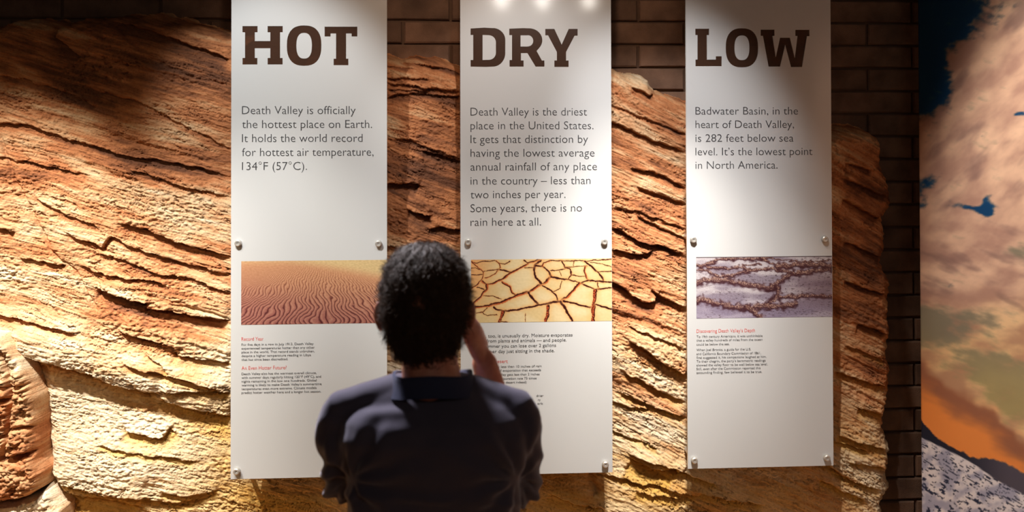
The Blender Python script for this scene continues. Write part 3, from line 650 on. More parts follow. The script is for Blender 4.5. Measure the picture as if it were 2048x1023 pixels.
LT = -0.008
text_mesh('body_text_line', [('Death Valley is officially', 484, 711, 228), ('the hottest place on Earth.', 484, 744, 256), ('It holds the world record', 484, 725, 284), ('for hottest air temperature,', 484, 747, 312), ('134°F (57°C).', 484, 614, 340)], 17.2, m_ink, pA, LT)
text_mesh('heading_line', [('Record Year', 483, 527, 681), ('An Even Hotter Future?', 483, 573, 739)], 7.6, m_red, pA, -0.004)
text_mesh('small_text_line', [('For five days in a row in July 1913, Death Valley', 483, 627, 691), ('experienced temperatures hotter than any other', 483, 629, 698.5), ('place in the world. That record stands unbroken,', 483, 629, 706), ('despite a higher temperature reading in Libya', 483, 622, 713.5), ('that has since been discredited.', 483, 576, 721),
   ('Death Valley also has the warmest overall climate,', 483, 633, 749.5), ('with summer days regularly hitting 120°F (49°C), and', 483, 642, 757), ('nights remaining in the low one hundreds. Global', 483, 633, 764.5), ('warming is likely to make Death Valley’s summertime', 483, 643, 772), ('temperatures even more extreme. Climate models', 483, 633, 779.5), ('predict hotter weather here and a longer hot season.', 483, 642, 787)], 5.0, m_ink, pA, 0.0)
text_mesh('body_text_line', [('Death Valley is the driest', 941, 1174, 231), ('place in the United States.', 941, 1187, 258.5), ('It gets that distinction by', 941, 1176, 286), ('having the lowest average', 941, 1189, 313.5), ('annual rainfall of any place', 941, 1194, 341), ('in the country – less than', 941, 1181, 369), ('two inches per year.', 941, 1131, 396.5), ('Some years, there is no', 941, 1164, 424), ('rain here at all.', 941, 1082, 451.5)], 17.0, m_ink, pB, LT)
text_mesh('middle_text_line', [('The air, too, is unusually dry. Moisture evaporates', 942, 1145, 675), ('quickly from plants and animals — and people.', 942, 1133, 685), ('In the summer you can lose over 2 gallons', 942, 1112, 695.5), ('of water per day just sitting in the shade.', 942, 1109, 706)], 7.0, m_ink, pB, 0.0)
text_mesh('heading_line', [('Climate Desert', 952, 1015.5, 726)], 7.4, m_red, pB, -0.004)
text_mesh('small_text_line', [('defined by less than 10 inches of rain', 967, 1083, 735.5), ('rate of evaporation that exceeds', 983, 1082, 743), ('Valley gets less than 2 inches', 995, 1079, 751), ('evaporation rate 75 times', 997, 1073, 759), ('dry desert indeed)', 1000, 1053, 766.5),
   ('drier', 1073, 1087, 793), ('ry', 1076, 1081, 801), ('ark', 1075, 1086, 808.5)], 5.0, m_ink, pB, 0.0)
text_mesh('body_text_line', [('Badwater Basin, in the', 1391, 1596, 229), ('heart of Death Valley,', 1391, 1588, 256), ('is 282 feet below sea', 1391, 1587, 283.5), ('level. It’s the lowest point', 1391, 1625, 310.5), ('in North America.', 1391, 1555, 337.5)], 16.4, m_ink, pC, LT)
text_mesh('heading_line', [('Discovering Death Valley’s Depth', 1393, 1510, 665)], 7.4, m_red, pC, -0.004)
text_mesh('small_text_line', [('To 19th century Americans, it was unthinkable', 1393, 1525, 675), ('that a valley hundreds of miles from the ocean', 1393, 1525, 682.5), ('could be below the sea.', 1393, 1459, 690.5), ('When Joel Brooks, a guide for the U.S.', 1393, 1502, 701.5), ('and California Boundary Commission of 1861,', 1393, 1522, 709.5), ('first suggested it, his companions laughed at him.', 1393, 1533, 717),
   ('To their chagrin, the party’s barometric readings', 1393, 1531, 724.5), ('showed the valley floor to be well below sea level.', 1393, 1535, 732), ('Still, even after the Commission reported this', 1393, 1521, 739.5), ('astounding finding, few believed it to be true.', 1393, 1524, 747)], 5.0, m_ink, pC, 0.0)

# ---- printed photographs: content computed on the print's own surface
def mixc(a, b, f): f = np.asarray(f)[..., None]; return a*(1-f)+b*f
def C3(r, g, b): return np.array([r, g, b], float)
def photo_print(parent, x0, x1, y0, y1, nx, fn, label):
    a = P(x0, (y0+y1)/2, 0); b = P(x1, (y0+y1)/2, 0); xm = (x0+x1)/2; zt_ = P(xm, y0, 0).z; zb_ = P(xm, y1, 0).z
    ny = int(nx*(y1-y0)/(x1-x0)); u, t = np.meshgrid(np.linspace(0, 1, nx), np.linspace(0, 1, ny))
    col = np.clip(fn(u, t), 0, 255); c = np.ones(u.shape+(4,)); c[..., :3] = lin(col)*0.66
    o = grid_mesh('photo_print', a.x+(b.x-a.x)*u, np.full(u.shape, -0.0007), zt_+(zb_-zt_)*t, m_print, parent, smooth=False, cols=c)
    o['label'] = label
    return o
def dunes(u, t):
    far = t+0.10+0.10*pn(u*3, t*2, 3)*(1-t)
    x = (u-0.52)
    ph = 27*(x*1.06/(far*0.75+0.22)) + 1.7*pn(u*4, t*5, 4) + 0.55*pn(u*16/(.4+t), t*9/(.3+t), 5) + 0.18*pn(u*34, t*14, 6)
    f = ph-np.floor(ph)
    line = np.exp(-((f-0.35)/0.13)**2); hi = np.exp(-((f-0.72)/0.15)**2)
    brk = sst(-0.75, -0.2, pn(u*26, t*14, 8)+0.25)
    amp = sst(0.0, 0.18, t-0.55*np.clip(u-0.35, 0, 1)**1.3)
    base = mixc(C3(226, 166, 122), C3(176, 112, 100), sst(0.1, 1.0, t+0.25*(0.4-u)))
    base = mixc(base, C3(240, 208, 150), sst(0.10, -0.10, t-0.42*np.clip(u-0.30, 0, 1)**1.2))
    base = base+(14*pn(u*60, t*60, 9))[..., None]
    dk = mixc(C3(150, 84, 60), C3(84, 34, 36), sst(0.0, 0.8, t))
    col = mixc(base, dk, np.clip(line*brk*amp*(0.55+0.4*t), 0, 1))
    col = mixc(col, C3(238, 186, 150), np.clip(hi*amp*0.35, 0, 1))
    return col
photo_print(pA, 482.5, 774, 520.5, 647, 420, dunes, 'printed photograph of rippled sand dunes')
CR = [ # cracks traced in crop pixels (2.922 per photo px, origin 900,470): width, orange side, points
 (5, 0, [(122, 150), (160, 156), (190, 150), (230, 150), (260, 145), (290, 160), (320, 165), (352, 150)]), (6, 1, [(132, 150), (160, 175), (195, 212), (190, 250), (160, 285), (130, 305)]),
 (5, 1, [(270, 148), (290, 165), (292, 190), (265, 222), (230, 242), (205, 248)]), (4, 0, [(122, 190), (150, 185), (175, 196)]), (4, 0, [(195, 208), (240, 203), (285, 195)]), (5, 0, [(122, 228), (185, 225)]),
 (8, 0, [(292, 200), (330, 207), (358, 213)]), (9, 1, [(520, 145), (470, 160), (420, 185), (360, 215), (310, 252), (260, 275), (215, 285), (190, 265)]), (6, 0, [(430, 145), (455, 160), (480, 155), (510, 140)]),
 (5, 0, [(435, 190), (490, 188)]), (10, 1, [(215, 285), (215, 310), (180, 355), (130, 400)]), (6, 0, [(160, 300), (200, 310)]), (9, 1, [(305, 270), (345, 295), (362, 330), (385, 350)]), (4, 0, [(195, 352), (250, 352), (300, 370)]),
 (12, 1, [(590, 240), (560, 275), (520, 295), (460, 330), (385, 352), (320, 382), (230, 405), (135, 418)]), (11, 0, [(530, 148), (500, 170), (490, 200), (500, 245), (535, 280)]), (9, 0, [(500, 178), (540, 182), (575, 210), (590, 240)]),
 (7, 1, [(585, 148), (550, 160), (540, 180)]), (9, 0, [(590, 245), (640, 255), (690, 260), (740, 275), (800, 300), (850, 322), (945, 312)]), (5, 0, [(585, 208), (640, 203), (700, 190)]), (5, 0, [(590, 148), (700, 150), (800, 152), (945, 143)]),
 (7, 0, [(655, 152), (668, 185), (700, 200), (712, 235), (690, 258)]), (4, 0, [(668, 188), (800, 182)]), (3, 0, [(725, 150), (722, 185)]), (3, 0, [(640, 210), (650, 238)]), (4, 0, [(712, 235), (790, 243)]),
 (9, 1, [(790, 190), (788, 220), (805, 265)]), (9, 0, [(790, 155), (830, 190), (870, 225), (905, 275)]), (4, 0, [(820, 160), (890, 170), (945, 190)]), (5, 0, [(860, 215), (945, 215)]), (8, 0, [(805, 265), (870, 272), (945, 276)]), (4, 0, [(862, 278), (865, 310)]),
 (8, 0, [(805, 266), (755, 285)]), (12, 1, [(755, 285), (720, 325), (680, 365), (645, 385)]), (8, 0, [(540, 295), (590, 325), (612, 345), (630, 382)]), (4, 0, [(655, 270), (645, 310), (605, 330)]),
 (11, 0, [(455, 335), (485, 370), (520, 408)]), (10, 0, [(645, 385), (560, 400), (500, 412), (400, 432), (310, 440), (270, 432), (255, 415)]), (4, 0, [(152, 452), (195, 445), (215, 420)]), (4, 0, [(190, 445), (220, 465), (275, 460)]),
 (15, 2, [(310, 445), (300, 475), (285, 508)]), (5, 0, [(300, 500), (335, 506)]), (14, 2, [(572, 415), (570, 460), (560, 505)]), (12, 0, [(645, 388), (680, 440), (712, 502)]), (9, 0, [(660, 385), (730, 402), (820, 425)]),
 (18, 2, [(850, 330), (840, 400), (835, 502)]), (9, 0, [(855, 408), (945, 438)]), (2.5, 0, [(440, 455), (440, 500)])]
def mud(u, t):
    X_ = (42.5+281.5*u)*2.922; Y_ = (47.5+125.5*t)*2.922
    wx = X_+5*pn(X_/40, Y_/40, 3)+2*pn(X_/11, Y_/11, 4); wy = Y_+4*pn(X_/40, Y_/40, 5)+2*pn(X_/11, Y_/11, 6)
    base = mixc(C3(238, 208, 150), C3(246, 222, 172), sst(-0.6, 0.6, fbm(u*4, t*3, 2, 7)))
    base = mixc(base, C3(248, 176, 108), np.clip(sst(0.22, 0.0, u)*0.8*sst(1.0, 0.2, t), 0, 1))
    base = base+(5*pn(u*50, t*30, 8))[..., None]
    for wd, side, pts in CR:
        m = (X_ > min(p[0] for p in pts)-40) & (X_ < max(p[0] for p in pts)+40) & (Y_ > min(p[1] for p in pts)-40) & (Y_ < max(p[1] for p in pts)+40)
        if not m.any(): continue
        d, sd, tt = poly_dist(wx[m], wy[m], pts); s_ = d*sd; w = wd*0.62*(1+0.3*pn(wx[m]/25, wy[m]/25, 9))
        b_ = base[m]
        b_ = mixc(b_, C3(244, 182, 110), 0.6*np.exp(-(d/(w*2.6))**2))
        if side == 2:
            tex = sst(-0.2, 0.3, pn(X_[m]/6, Y_[m]/6, 10)); b_ = mixc(b_, mixc(C3(92, 30, 16), C3(214, 100, 56), tex), sst(w*1.2, w*0.7, d)); b_ = mixc(b_, C3(60, 22, 16), sst(w*1.1, w*0.8, d)*(s_ < -w*0.45))
        elif side == 1:
            b_ = mixc(b_, C3(206, 98, 52), sst(w*1.3, w*0.6, d)); b_ = mixc(b_, C3(70, 26, 18), sst(w*0.75, w*0.3, np.abs(s_-w*0.4)))
        else:
            b_ = mixc(b_, C3(168, 84, 50), sst(w*1.15, w*0.75, d)); b_ = mixc(b_, C3(52, 22, 18), sst(w*0.85, w*0.45, d))
        base[m] = b_
    return base
photo_print(pB, 942, 1223.5, 517.5, 643, 420, mud, 'printed photograph of cracked mud')
RG = [ # salt ridges, crop px (3.3 per photo px, origin 1360,470): width, points
 (14, [(105, 195), (170, 190), (230, 165), (270, 150), (330, 152), (430, 150), (520, 155), (560, 150), (600, 145)]), (10, [(540, 152), (590, 175), (630, 195), (700, 205), (760, 200)]),
 (12, [(180, 205), (240, 210), (320, 215), (380, 205), (430, 215), (470, 225)]), (6, [(420, 195), (530, 190)]), (14, [(110, 225), (170, 220), (200, 245), (260, 265), (340, 262), (420, 235), (520, 228), (600, 215), (680, 235), (750, 245)]),
 (22, [(105, 310), (160, 290), (230, 290), (300, 290), (360, 305), (430, 318), (520, 335), (600, 350), (640, 345)]), (20, [(600, 345), (640, 320), (680, 290), (730, 260), (780, 245)]), (20, [(750, 250), (830, 250), (880, 235), (1000, 230)]), (24, [(660, 205), (760, 195), (870, 195), (960, 200), (1010, 205)]),
 (20, [(640, 345), (650, 385), (610, 430), (580, 455)]), (24, [(105, 425), (160, 415), (220, 440), (300, 455), (360, 470), (440, 475), (520, 465), (600, 470), (680, 465), (760, 455)]), (26, [(440, 470), (490, 500), (530, 540)]), (16, [(650, 405), (760, 405), (860, 400), (1010, 405)]), (5, [(600, 150), (700, 165), (860, 175), (1010, 165)])]
def salt(u, t):
    X_ = (32+274*u)*3.3; Y_ = (42+122*t)*3.3
    n1 = fbm(X_/60, Y_/26, 4, 3); wx = X_+12*n1; wy = Y_+9*fbm(X_/42, Y_/22, 4, 4)
    base = mixc(C3(160, 146, 158), C3(216, 206, 208), sst(-0.3, 0.6, fbm(u*3, t*5, 3, 5)+0.5*sst(0.85, 0.2, t)-0.2))
    base = mixc(base, C3(150, 136, 170), 0.45*sst(0.5, 1.0, t))
    base = base+(16*fbm(X_/9, Y_/5, 3, 6))[..., None]
    drk = sst(620, 900, X_)*sst(0.15, 0.4, t)*sst(1.0, 0.5, t); base = mixc(base, C3(120, 92, 104), 0.55*drk)
    for wd, pts in RG:
        d, sd, tt = poly_dist(wx, wy, pts); s_ = d*sd; k = 0.5+0.6*t
        w = wd*(1.05+0.6*pn(X_/30, Y_/30, 9))
        tex = fbm(X_/10, Y_/8, 4, 10, 0.7)
        base = mixc(base, C3(64, 30, 38), 0.95*np.exp(-((s_-w*0.45)/(w*0.55))**2)); base = mixc(base, C3(64, 30, 38), 0.8*np.exp(-((s_+w*0.7)/(w*0.35))**2)*sst(-.3, .4, pn(X_/25, Y_/25, 19)))
        rc = mixc(C3(92, 52, 54), C3(214, 174, 146), sst(-0.5, 0.6, tex)); base = mixc(base, rc, 0.85*np.exp(-((s_+w*0.15)/(w*0.5))**2))
    base = mixc(base, C3(60, 40, 46), 0.5*sst(0.2, 0.7, fbm(X_/22, Y_/9, 4, 12))*sst(0.2, 0.6, np.abs(fbm(u*3, t*4, 2, 13))+0.3*u))
    m = (t < 0.012); base[m] = C3(90, 70, 74)
    return base
photo_print(pC, 1392.5, 1664, 512.5, 634.5, 420, salt, 'printed photograph of purple-grey salt flats')

# ------------------------------------------------------------------ mural on its own free-standing wall at the right
def sky_content(px, py):
    """printed picture: evening clouds over a white salt plain"""
    fx = np.clip(px, 1790, 2250)+14*fbm(px/70, py/70, 3, 80); fy = py+14*fbm(px/70, py/70, 3, 81)
    q1 = (px-py)*0.7071; q2 = (px+py)*0.7071; k_ = sst(330, 520, py)
    f2 = (1-k_)*fbm(q1/80, q2/46, 5, 82, 0.42)+k_*fbm(px/80, py/42, 5, 82, 0.42); f3 = (1-k_)*fbm(q1/150, q2/50, 4, 83, 0.45)+k_*fbm((px+py*0.5)/130, (py-px*0.4)/36, 4, 83, 0.45)
    f4_ = fbm(q1/30, q2/14, 4, 92, 0.55)
    navy = C3(6, 62, 106)
    cl = mixc(C3(178, 138, 122), C3(236, 196, 166), sst(-1.0, 1.0, f2+0.3*f3+0.12*f4_+0.35*sst(1900, 2040, px)-0.15))
    cl = mixc(cl, C3(126, 98, 94), 0.6*sst(0.1, 0.9, f3-0.3*f2))
    # warmer and yellower with height loss
    w = sst(560, 700, fy)
    cl = mixc(cl, mixc(C3(196, 150, 110), C3(246, 206, 140), sst(-0.5, 0.6, f2)), w*0.7)
    def hole(cx, cy, rx, ry, s=1.0):
        return s*np.exp(-(((fx-cx)/rx)**2+((fy-cy)/ry)**2)**1.3)
    hl = hole(1850, 60, 66, 140)+hole(1885, 20, 70, 70)+hole(1872, 180, 30, 36)+0.45*hole(1960, 30, 60, 50)+hole(1838, 150, 40, 90)+hole(2040, 228, 18, 10)+hole(1975, 412, 30, 16, 1.1)+hole(1925, 414, 36, 9, .75)+hole(1855, 362, 34, 18, .8)+hole(1840, 398, 16, 22, .6)
    f4 = fbm(px/24, py/13, 4, 91, 0.55)
    hl = sst(0.30, 0.95, hl+0.22*f2+0.1*f3+0.26*f4)
    col = mixc(cl, mixc(C3(40, 62, 82), navy, sst(0.3, 0.9, hl)), hl)
    gr = hole(1900, 650, 75, 38)+hole(1985, 735, 95, 40)+hole(2035, 800, 70, 42)+hole(1840, 665, 40, 45, .9)+hole(2035, 500, 40, 22, .6)
    gr = sst(0.2, 0.95, gr+0.4*f2+0.25*fbm((px+py*0.4)/40, (py-px*0.3)/12, 4, 93)); col = mixc(col, mixc(C3(128, 122, 104), C3(168, 154, 106), sst(640, 800, fy)), gr*0.9)
    # low orange bank, its top edge sloping
    top = 722+(px-1838)*0.62+0.0006*(px-1838)**2
    bank = sst(-14, 14, fy-top+10*f2)
    oc = mixc(C3(160, 104, 78), C3(246, 150, 76), sst(0.1, 0.9, (fy-top)/95+0.30*f3)); col = mixc(col, oc, bank)
    gl = np.exp(-((fy-top+4)/9)**2)*sst(-0.2, 0.5, f2); col = mixc(col, C3(250, 196, 142), 0.7*gl)
    # mountains and plain
    hz = 872+(px-1838)*0.47+0.00020*(px-1838)**2
    ridge = hz-(28*np.exp(-((px-1832)/30)**2)+10+24*sst(1935, 2010, px)+3*pn(px/16, px*0, 84)+2*pn(px/6, px*0, 85))
    mt_ = sst(-1.5, 1.5, py-ridge); col = mixc(col, mixc(C3(30, 36, 56), C3(84, 80, 96), sst(1900, 2030, px)), mt_)
    pl = sst(-1.2, 1.2, py-hz-3*sst(1930, 2000, px)*3)
    a = (py-hz)*0.9; q = a/(1+a*0.010)
    st = fbm((px*1.0+py*0.5)/20, (py-px*0.5)/(2.6+0.045*np.clip(py-hz, 0, 200)), 4, 86, 0.6)
    pc = mixc(C3(238, 234, 242), C3(172, 174, 200), sst(-0.4, 0.5, fbm(px/40, py/30, 3, 87)))
    pc = mixc(pc, C3(38, 48, 78), sst(0.22, 0.5, st)*sst(0, 10, py-hz))
    return mixc(col, pc, pl)
def mural():
    m_mur = attr_mat('mural_print', 0.6, 0.3, bump=0.1)
    # footprint: from the block wall round a tight corner, then out towards the visitor
    c = Vector((P(1832, 500, 0.0).x, 0.0)); far = P(1832, 500, 0.06).x
    path = []
    R = 0.035; ang = math.radians(86)
    dx, dy = math.cos(ang), -math.sin(ang)        # direction towards the room
    x0_ = far+R
    for i in range(9):                              # rounded corner
        a = math.radians(90+ (90+0)*i/8); path.append((x0_+R*math.cos(a), 0.02+R*math.sin(a)))
    n = 230
    for i in range(1, n+1): path.append((path[8][0]+dx*1.35*i/n, path[8][1]+dy*1.35*i/n))
    path = np.array(path); zz = np.linspace(0.0, 3.0, 660)
    A, B = np.meshgrid(path[:, 0], zz); Yv, _ = np.meshgrid(path[:, 1], zz)
    px, py = PROJ(A, Yv, B)
    col = np.clip(sky_content(px, py), 0, 255); cc = np.ones(A.shape+(4,)); cc[..., :3] = lin(col)
    root = empty('mural_display', (path[8][0], path[8][1], 0))
    tag(root, 'tall mural of evening clouds over a white salt plain on the far right', 'mural')
    grid_mesh('printed_mural', A, Yv, B, m_mur, root, smooth=True, cols=cc)['label'] = 'printed photograph of clouds, mountains and a salt plain'
    # body behind the print
    m_body = simple('mural_carcass', L4(30, 24, 22), 0.8, var=0.1)
    e = path[-1]; p8 = path[8]
    ring = [(path[0][0], path[0][1]), (path[4][0]+.002, path[4][1]-.002), (p8[0]+0.002, p8[1]), (e[0]+0.002, e[1]), (e[0]+0.12, e[1]), (path[0][0]+0.12, path[0][1])]
    vs = [(x, y, 0) for x, y in ring]+[(x, y, 3.0) for x, y in ring]; k = len(ring)
    fs = [(i, (i+1) % k, k+(i+1) % k, k+i) for i in range(k)]+[tuple(range(k))[::-1], tuple(range(k, 2*k))]
    mesh_obj('carcass', vs, fs, m_body, root)
mural()

# ------------------------------------------------------------------ the visitor, seen from behind
MY = -1.62
def M(px, py, dy=0.0): return P(px, py, MY+dy)
def rings_mesh(rings, seg=28, power=2.0):
    """closed loft; rings = (centre, rx, ry) stacked along z or along a path with frames"""
    vs, fs = [], []
    for (c, rx, ry) in rings:
        for i in range(seg):
            a = 2*math.pi*i/seg; ca, sa = math.cos(a), math.sin(a)
            vs.append((c[0]+rx*math.copysign(abs(ca)**(2/power), ca), c[1]+ry*math.copysign(abs(sa)**(2/power), sa), c[2]))
    for k in range(len(rings)-1):
        for i in range(seg): fs.append((k*seg+i, k*seg+(i+1) % seg, (k+1)*seg+(i+1) % seg, (k+1)*seg+i))
    fs.append(tuple(range(seg))[::-1]); fs.append(tuple((len(rings)-1)*seg+i for i in range(seg)))
    return vs, fs
def tube_mesh(pts, seg=16, flat=1.0, side=None):
    """closed tapered tube with rounded ends; pts = (Vector, radius)"""
    P_ = [Vector(p) for p, r in pts]; R_ = [r for p, r in pts]
    a = (P_[0]-P_[1]).normalized(); b = (P_[-1]-P_[-2]).normalized()
    full = [(P_[0]+a*R_[0]*0.95, R_[0]*0.25), (P_[0]+a*R_[0]*0.7, R_[0]*0.71)]+list(zip(P_, R_))+[(P_[-1]+b*R_[-1]*0.7, R_[-1]*0.71), (P_[-1]+b*R_[-1]*0.95, R_[-1]*0.25)]
    vs, fs = [], []; ref = Vector(side) if side else Vector((0.3, 1, 0.2))
    n = len(full)
    for k, (p, r) in enumerate(full):
        t = (full[min(k+1, n-1)][0]-full[max(k-1, 0)][0]).normalized()
        u = ref-t*ref.dot(t); u.normalize(); w = t.cross(u)
        for i in range(seg):
            an = 2*math.pi*i/seg; q = p+u*(r*math.cos(an))+w*(r*flat*math.sin(an)); vs.append(tuple(q))
    for k in range(n-1):
        for i in range(seg): fs.append((k*seg+i, k*seg+(i+1) % seg, (k+1)*seg+(i+1) % seg, (k+1)*seg+i))
    fs.append(tuple(range(seg))[::-1]); fs.append(tuple((n-1)*seg+i for i in range(seg)))
    return vs, fs
def ell_mesh(c, r, rot=None, seg=20, rg=12):
    vs, fs = [], []; M3 = rot.to_3x3() if rot else Matrix.Identity(3)
    for j in range(rg+1):
        ph = math.pi*(j+0.02)/(rg+0.04)-math.pi/2
        for i in range(seg):
            a = 2*math.pi*i/seg; v = M3 @ Vector((r[0]*math.cos(ph)*math.cos(a), r[1]*math.cos(ph)*math.sin(a), r[2]*math.sin(ph)))
            vs.append((c[0]+v.x, c[1]+v.y, c[2]+v.z))
    for j in range(rg):
        for i in range(seg): fs.append((j*seg+i, j*seg+(i+1) % seg, (j+1)*seg+(i+1) % seg, (j+1)*seg+i))
    fs.append(tuple(range(seg))[::-1]); fs.append(tuple(rg*seg+i for i in range(seg)))
    return vs, fs
def fuse(name, pieces, voxel, smooth_it, mt, parent, fn=None):
    """join closed pieces into one continuous surface"""
    vs, fs = [], []
    for v, f in pieces:
        b = len(vs); vs += list(v); fs += [tuple(b+i for i in q) for q in f]
    me = bpy.data.meshes.new(name); me.from_pydata([tuple(v) for v in vs], [], fs); me.update()
    t = bpy.data.objects.new('tmp', me); COL.objects.link(t)
    m = t.modifiers.new('r', 'REMESH'); m.mode = 'VOXEL'; m.voxel_size = voxel; m.use_smooth_shade = True
    s = t.modifiers.new('s', 'SMOOTH'); s.factor = 0.5; s.iterations = smooth_it
    bpy.context.view_layer.update()
    out = bpy.data.meshes.new_from_object(t.evaluated_get(bpy.context.evaluated_depsgraph_get()))
    bpy.data.objects.remove(t)
    n = len(out.vertices); co = np.zeros(n*3, np.float32); out.vertices.foreach_get('co', co); co = co.reshape(-1, 3)
    if fn is not None:
        no = np.zeros(n*3, np.float32); out.vertices.foreach_get('normal', no); co = fn(co.astype(float), no.reshape(-1, 3).astype(float))
    q = parent; sh = Vector((0, 0, 0))
    while q is not None: sh += q.location; q = q.parent
    co = (np.asarray(co)-np.array(sh)).astype(np.float32)
    out.vertices.foreach_set('co', co.ravel()); out.update(); out.name = name
    out.materials.clear(); out.materials.append(mt)
    out.polygons.foreach_set('use_smooth', [True]*len(out.polygons))
    return link(bpy.data.objects.new(name, out), parent)

def skin_mat():
    m, nt, b = mat('skin')
    tc = node(nt, 'ShaderNodeTexCoord'); nz = node(nt, 'ShaderNodeTexNoise'); nz.inputs['Scale'].default_value = 35; nz.inputs['Detail'].default_value = 5
    r = node(nt, 'ShaderNodeValToRGB'); r.color_ramp.elements[0].position = 0.3; r.color_ramp.elements[0].color = L4(176, 104, 84); r.color_ramp.elements[1].position = 0.7; r.color_ramp.elements[1].color = L4(206, 140, 114)
    nt.links.new(tc.outputs['Object'], nz.inputs['Vector']); nt.links.new(nz.outputs['Fac'], r.inputs['Fac']); nt.links.new(r.outputs['Color'], b.inputs['Base Color'])
    b.inputs['Roughness'].default_value = 0.5; b.inputs['Subsurface Weight'].default_value = 0.12; b.inputs['Subsurface Radius'].default_value = (0.02, 0.006, 0.003); b.inputs['Subsurface Scale'].default_value = 0.3
    return m
def cloth_mat(name, c, sheen=0.5):
    m, nt, b = mat(name)
    tc = node(nt, 'ShaderNodeTexCoord'); nz = node(nt, 'ShaderNodeTexNoise'); nz.inputs['Scale'].default_value = 700; nz.inputs['Detail'].default_value = 3
    bp = node(nt, 'ShaderNodeBump'); bp.inputs['Strength'].default_value = 0.3; bp.inputs['Distance'].default_value = 0.0008
    nt.links.new(tc.outputs['Object'], nz.inputs['Vector']); nt.links.new(nz.outputs['Fac'], bp.inputs['Height']); nt.links.new(bp.outputs['Normal'], b.inputs['Normal'])
    b.inputs['Base Color'].default_value = c; b.inputs['Roughness'].default_value = 0.85; b.inputs['Specular IOR Level'].default_value = 0.2
    b.inputs['Sheen Weight'].default_value = sheen; b.inputs['Sheen Roughness'].default_value = 0.45; b.inputs['Sheen Tint'].default_value = (0.85, 0.8, 0.9, 1)
    return m
m_skin = skin_mat(); m_shirt = cloth_mat('navy_cotton', L4(70, 65, 79), 0.4); m_collar = cloth_mat('navy_rib_collar', L4(44, 48, 72), 0.2)
m_jeans = cloth_mat('dark_denim', L4(44, 50, 66), 0.1); m_shoe = simple('black_shoe_leather', L4(30, 28, 27), 0.5, bscale=200, var=0.1)
m_hair = simple('dark_brown_hair', L4(64, 46, 34), 0.65, 0.0, 0.25, bscale=60, var=0.35)
m_eye = simple('eyeball', L4(225, 220, 212), 0.2, bscale=50, var=0.02); m_iris = simple('iris', L4(60, 44, 34), 0.2, bscale=50, var=0.1)

foot = M(858, 700); base = Vector((foot.x, MY+0.02, 0.0))
man = empty('person', base)
tag(man, 'man with short curly dark hair and navy shirt, back turned, hand raised to his face', 'person')

hc = M(851, 600)                       # head axis
HX, HY = hc.x, MY-0.005
ztop = M(851, 487).z-0.010
def hring(d, rx, ry, fy=0.0): return ((HX, HY+fy, ztop-d), rx, ry)
head = rings_mesh([hring(0.0, .014, .018), hring(.006, .034, .042), hring(.018, .051, .063), hring(.036, .064, .079), hring(.060, .073, .091), hring(.090, .078, .098), hring(.118, .078, .098), hring(.140, .076, .094, .001),
                   hring(.160, .072, .088, .004), hring(.180, .066, .080, .010), hring(.200, .058, .068, .020), hring(.218, .046, .054, .032), hring(.232, .026, .034, .044), hring(.236, .012, .018, .05)], 36)
ze = ztop-.125
pieces = [head]
pieces.append(tube_mesh([(Vector((HX, HY+.100, ze+.012)), .009), (Vector((HX, HY+.112, ze-.015)), .011), (Vector((HX, HY+.118, ze-.036)), .015)]))        # nose
pieces.append(ell_mesh((HX, HY+.092, ze+.016), (.052, .012, .010)))                                                                                  # brow
pieces.append(ell_mesh((HX, HY+.088, ze-.060), (.026, .014, .006))); pieces.append(ell_mesh((HX, HY+.087, ze-.071), (.022, .014, .006)))              # lips
pieces.append(ell_mesh((HX, HY+.076, ze-.098), (.026, .020, .018)))                                                                                  # chin
for s in (-1, 1):
    pieces.append(ell_mesh((HX+s*.034, HY+.070, ze-.030), (.024, .022, .022)))                                                                       # cheek
    ec = Vector((HX+s*.091, HY-.004, ze-.010)); rot = Matrix.Rotation(s*0.55, 4, 'Z') @ Matrix.Rotation(-0.12, 4, 'X')
    pieces.append(ell_mesh(ec, (.0075, .019, .033), rot)); pieces.append(ell_mesh(ec+Vector((s*.007, -.008, .006)), (.006, .012, .024), rot)); pieces.append(ell_mesh(ec+Vector((s*.002, .002, -.026)), (.006, .009, .010)))
# neck
nb_ = M(864, 770)
pieces.append(tube_mesh([(Vector((HX+.003, HY+.004, ztop-.150)), .056), (Vector((HX+.008, HY-.006, ztop-.215)), .057), (Vector((nb_.x, MY-.018, nb_.z+.01)), .062), (Vector((nb_.x, MY-.01, nb_.z-.06)), .075)], 24))
# trunk under the shirt
zs = M(860, 800).z; cxm = M(862, 850).x
pieces.append(rings_mesh([((cxm, MY, 0.86), .135, .095), ((cxm, MY, 1.0), .140, .100), ((cxm, MY, 1.2), .140, .098), ((cxm, MY, 1.33), .145, .095), ((cxm, MY, 1.40), .115, .075), ((cxm, MY, 1.43), .06, .05)], 24))
shL, shR = M(686, 842), M(1036, 838)
elL = M(712, 965, 0.17); elR = M(1036, 975, 0.17)
wrR = M(968, 722, 0.10); hdR = M(944, 668, 0.085)
wrL = Vector((elR.x-0.07, elR.y+0.05, elR.z-0.025))
wrL = M(965, 985, 0.30)
pieces.append(tube_mesh([(shL, .050), (shL.lerp(elL, .5), .046), (elL, .040)])); pieces.append(tube_mesh([(shR, .050), (shR.lerp(elR, .5), .046), (elR, .040)]))
pieces.append(tube_mesh([(elR, .041), (elR.lerp(wrR, .3), .045), (elR.lerp(wrR, .75), .033), (wrR, .028)])); pieces.append(tube_mesh([(elL, .041), (elL.lerp(wrL, .35), .044), (elL.lerp(wrL, .8), .031), (wrL, .028)]))
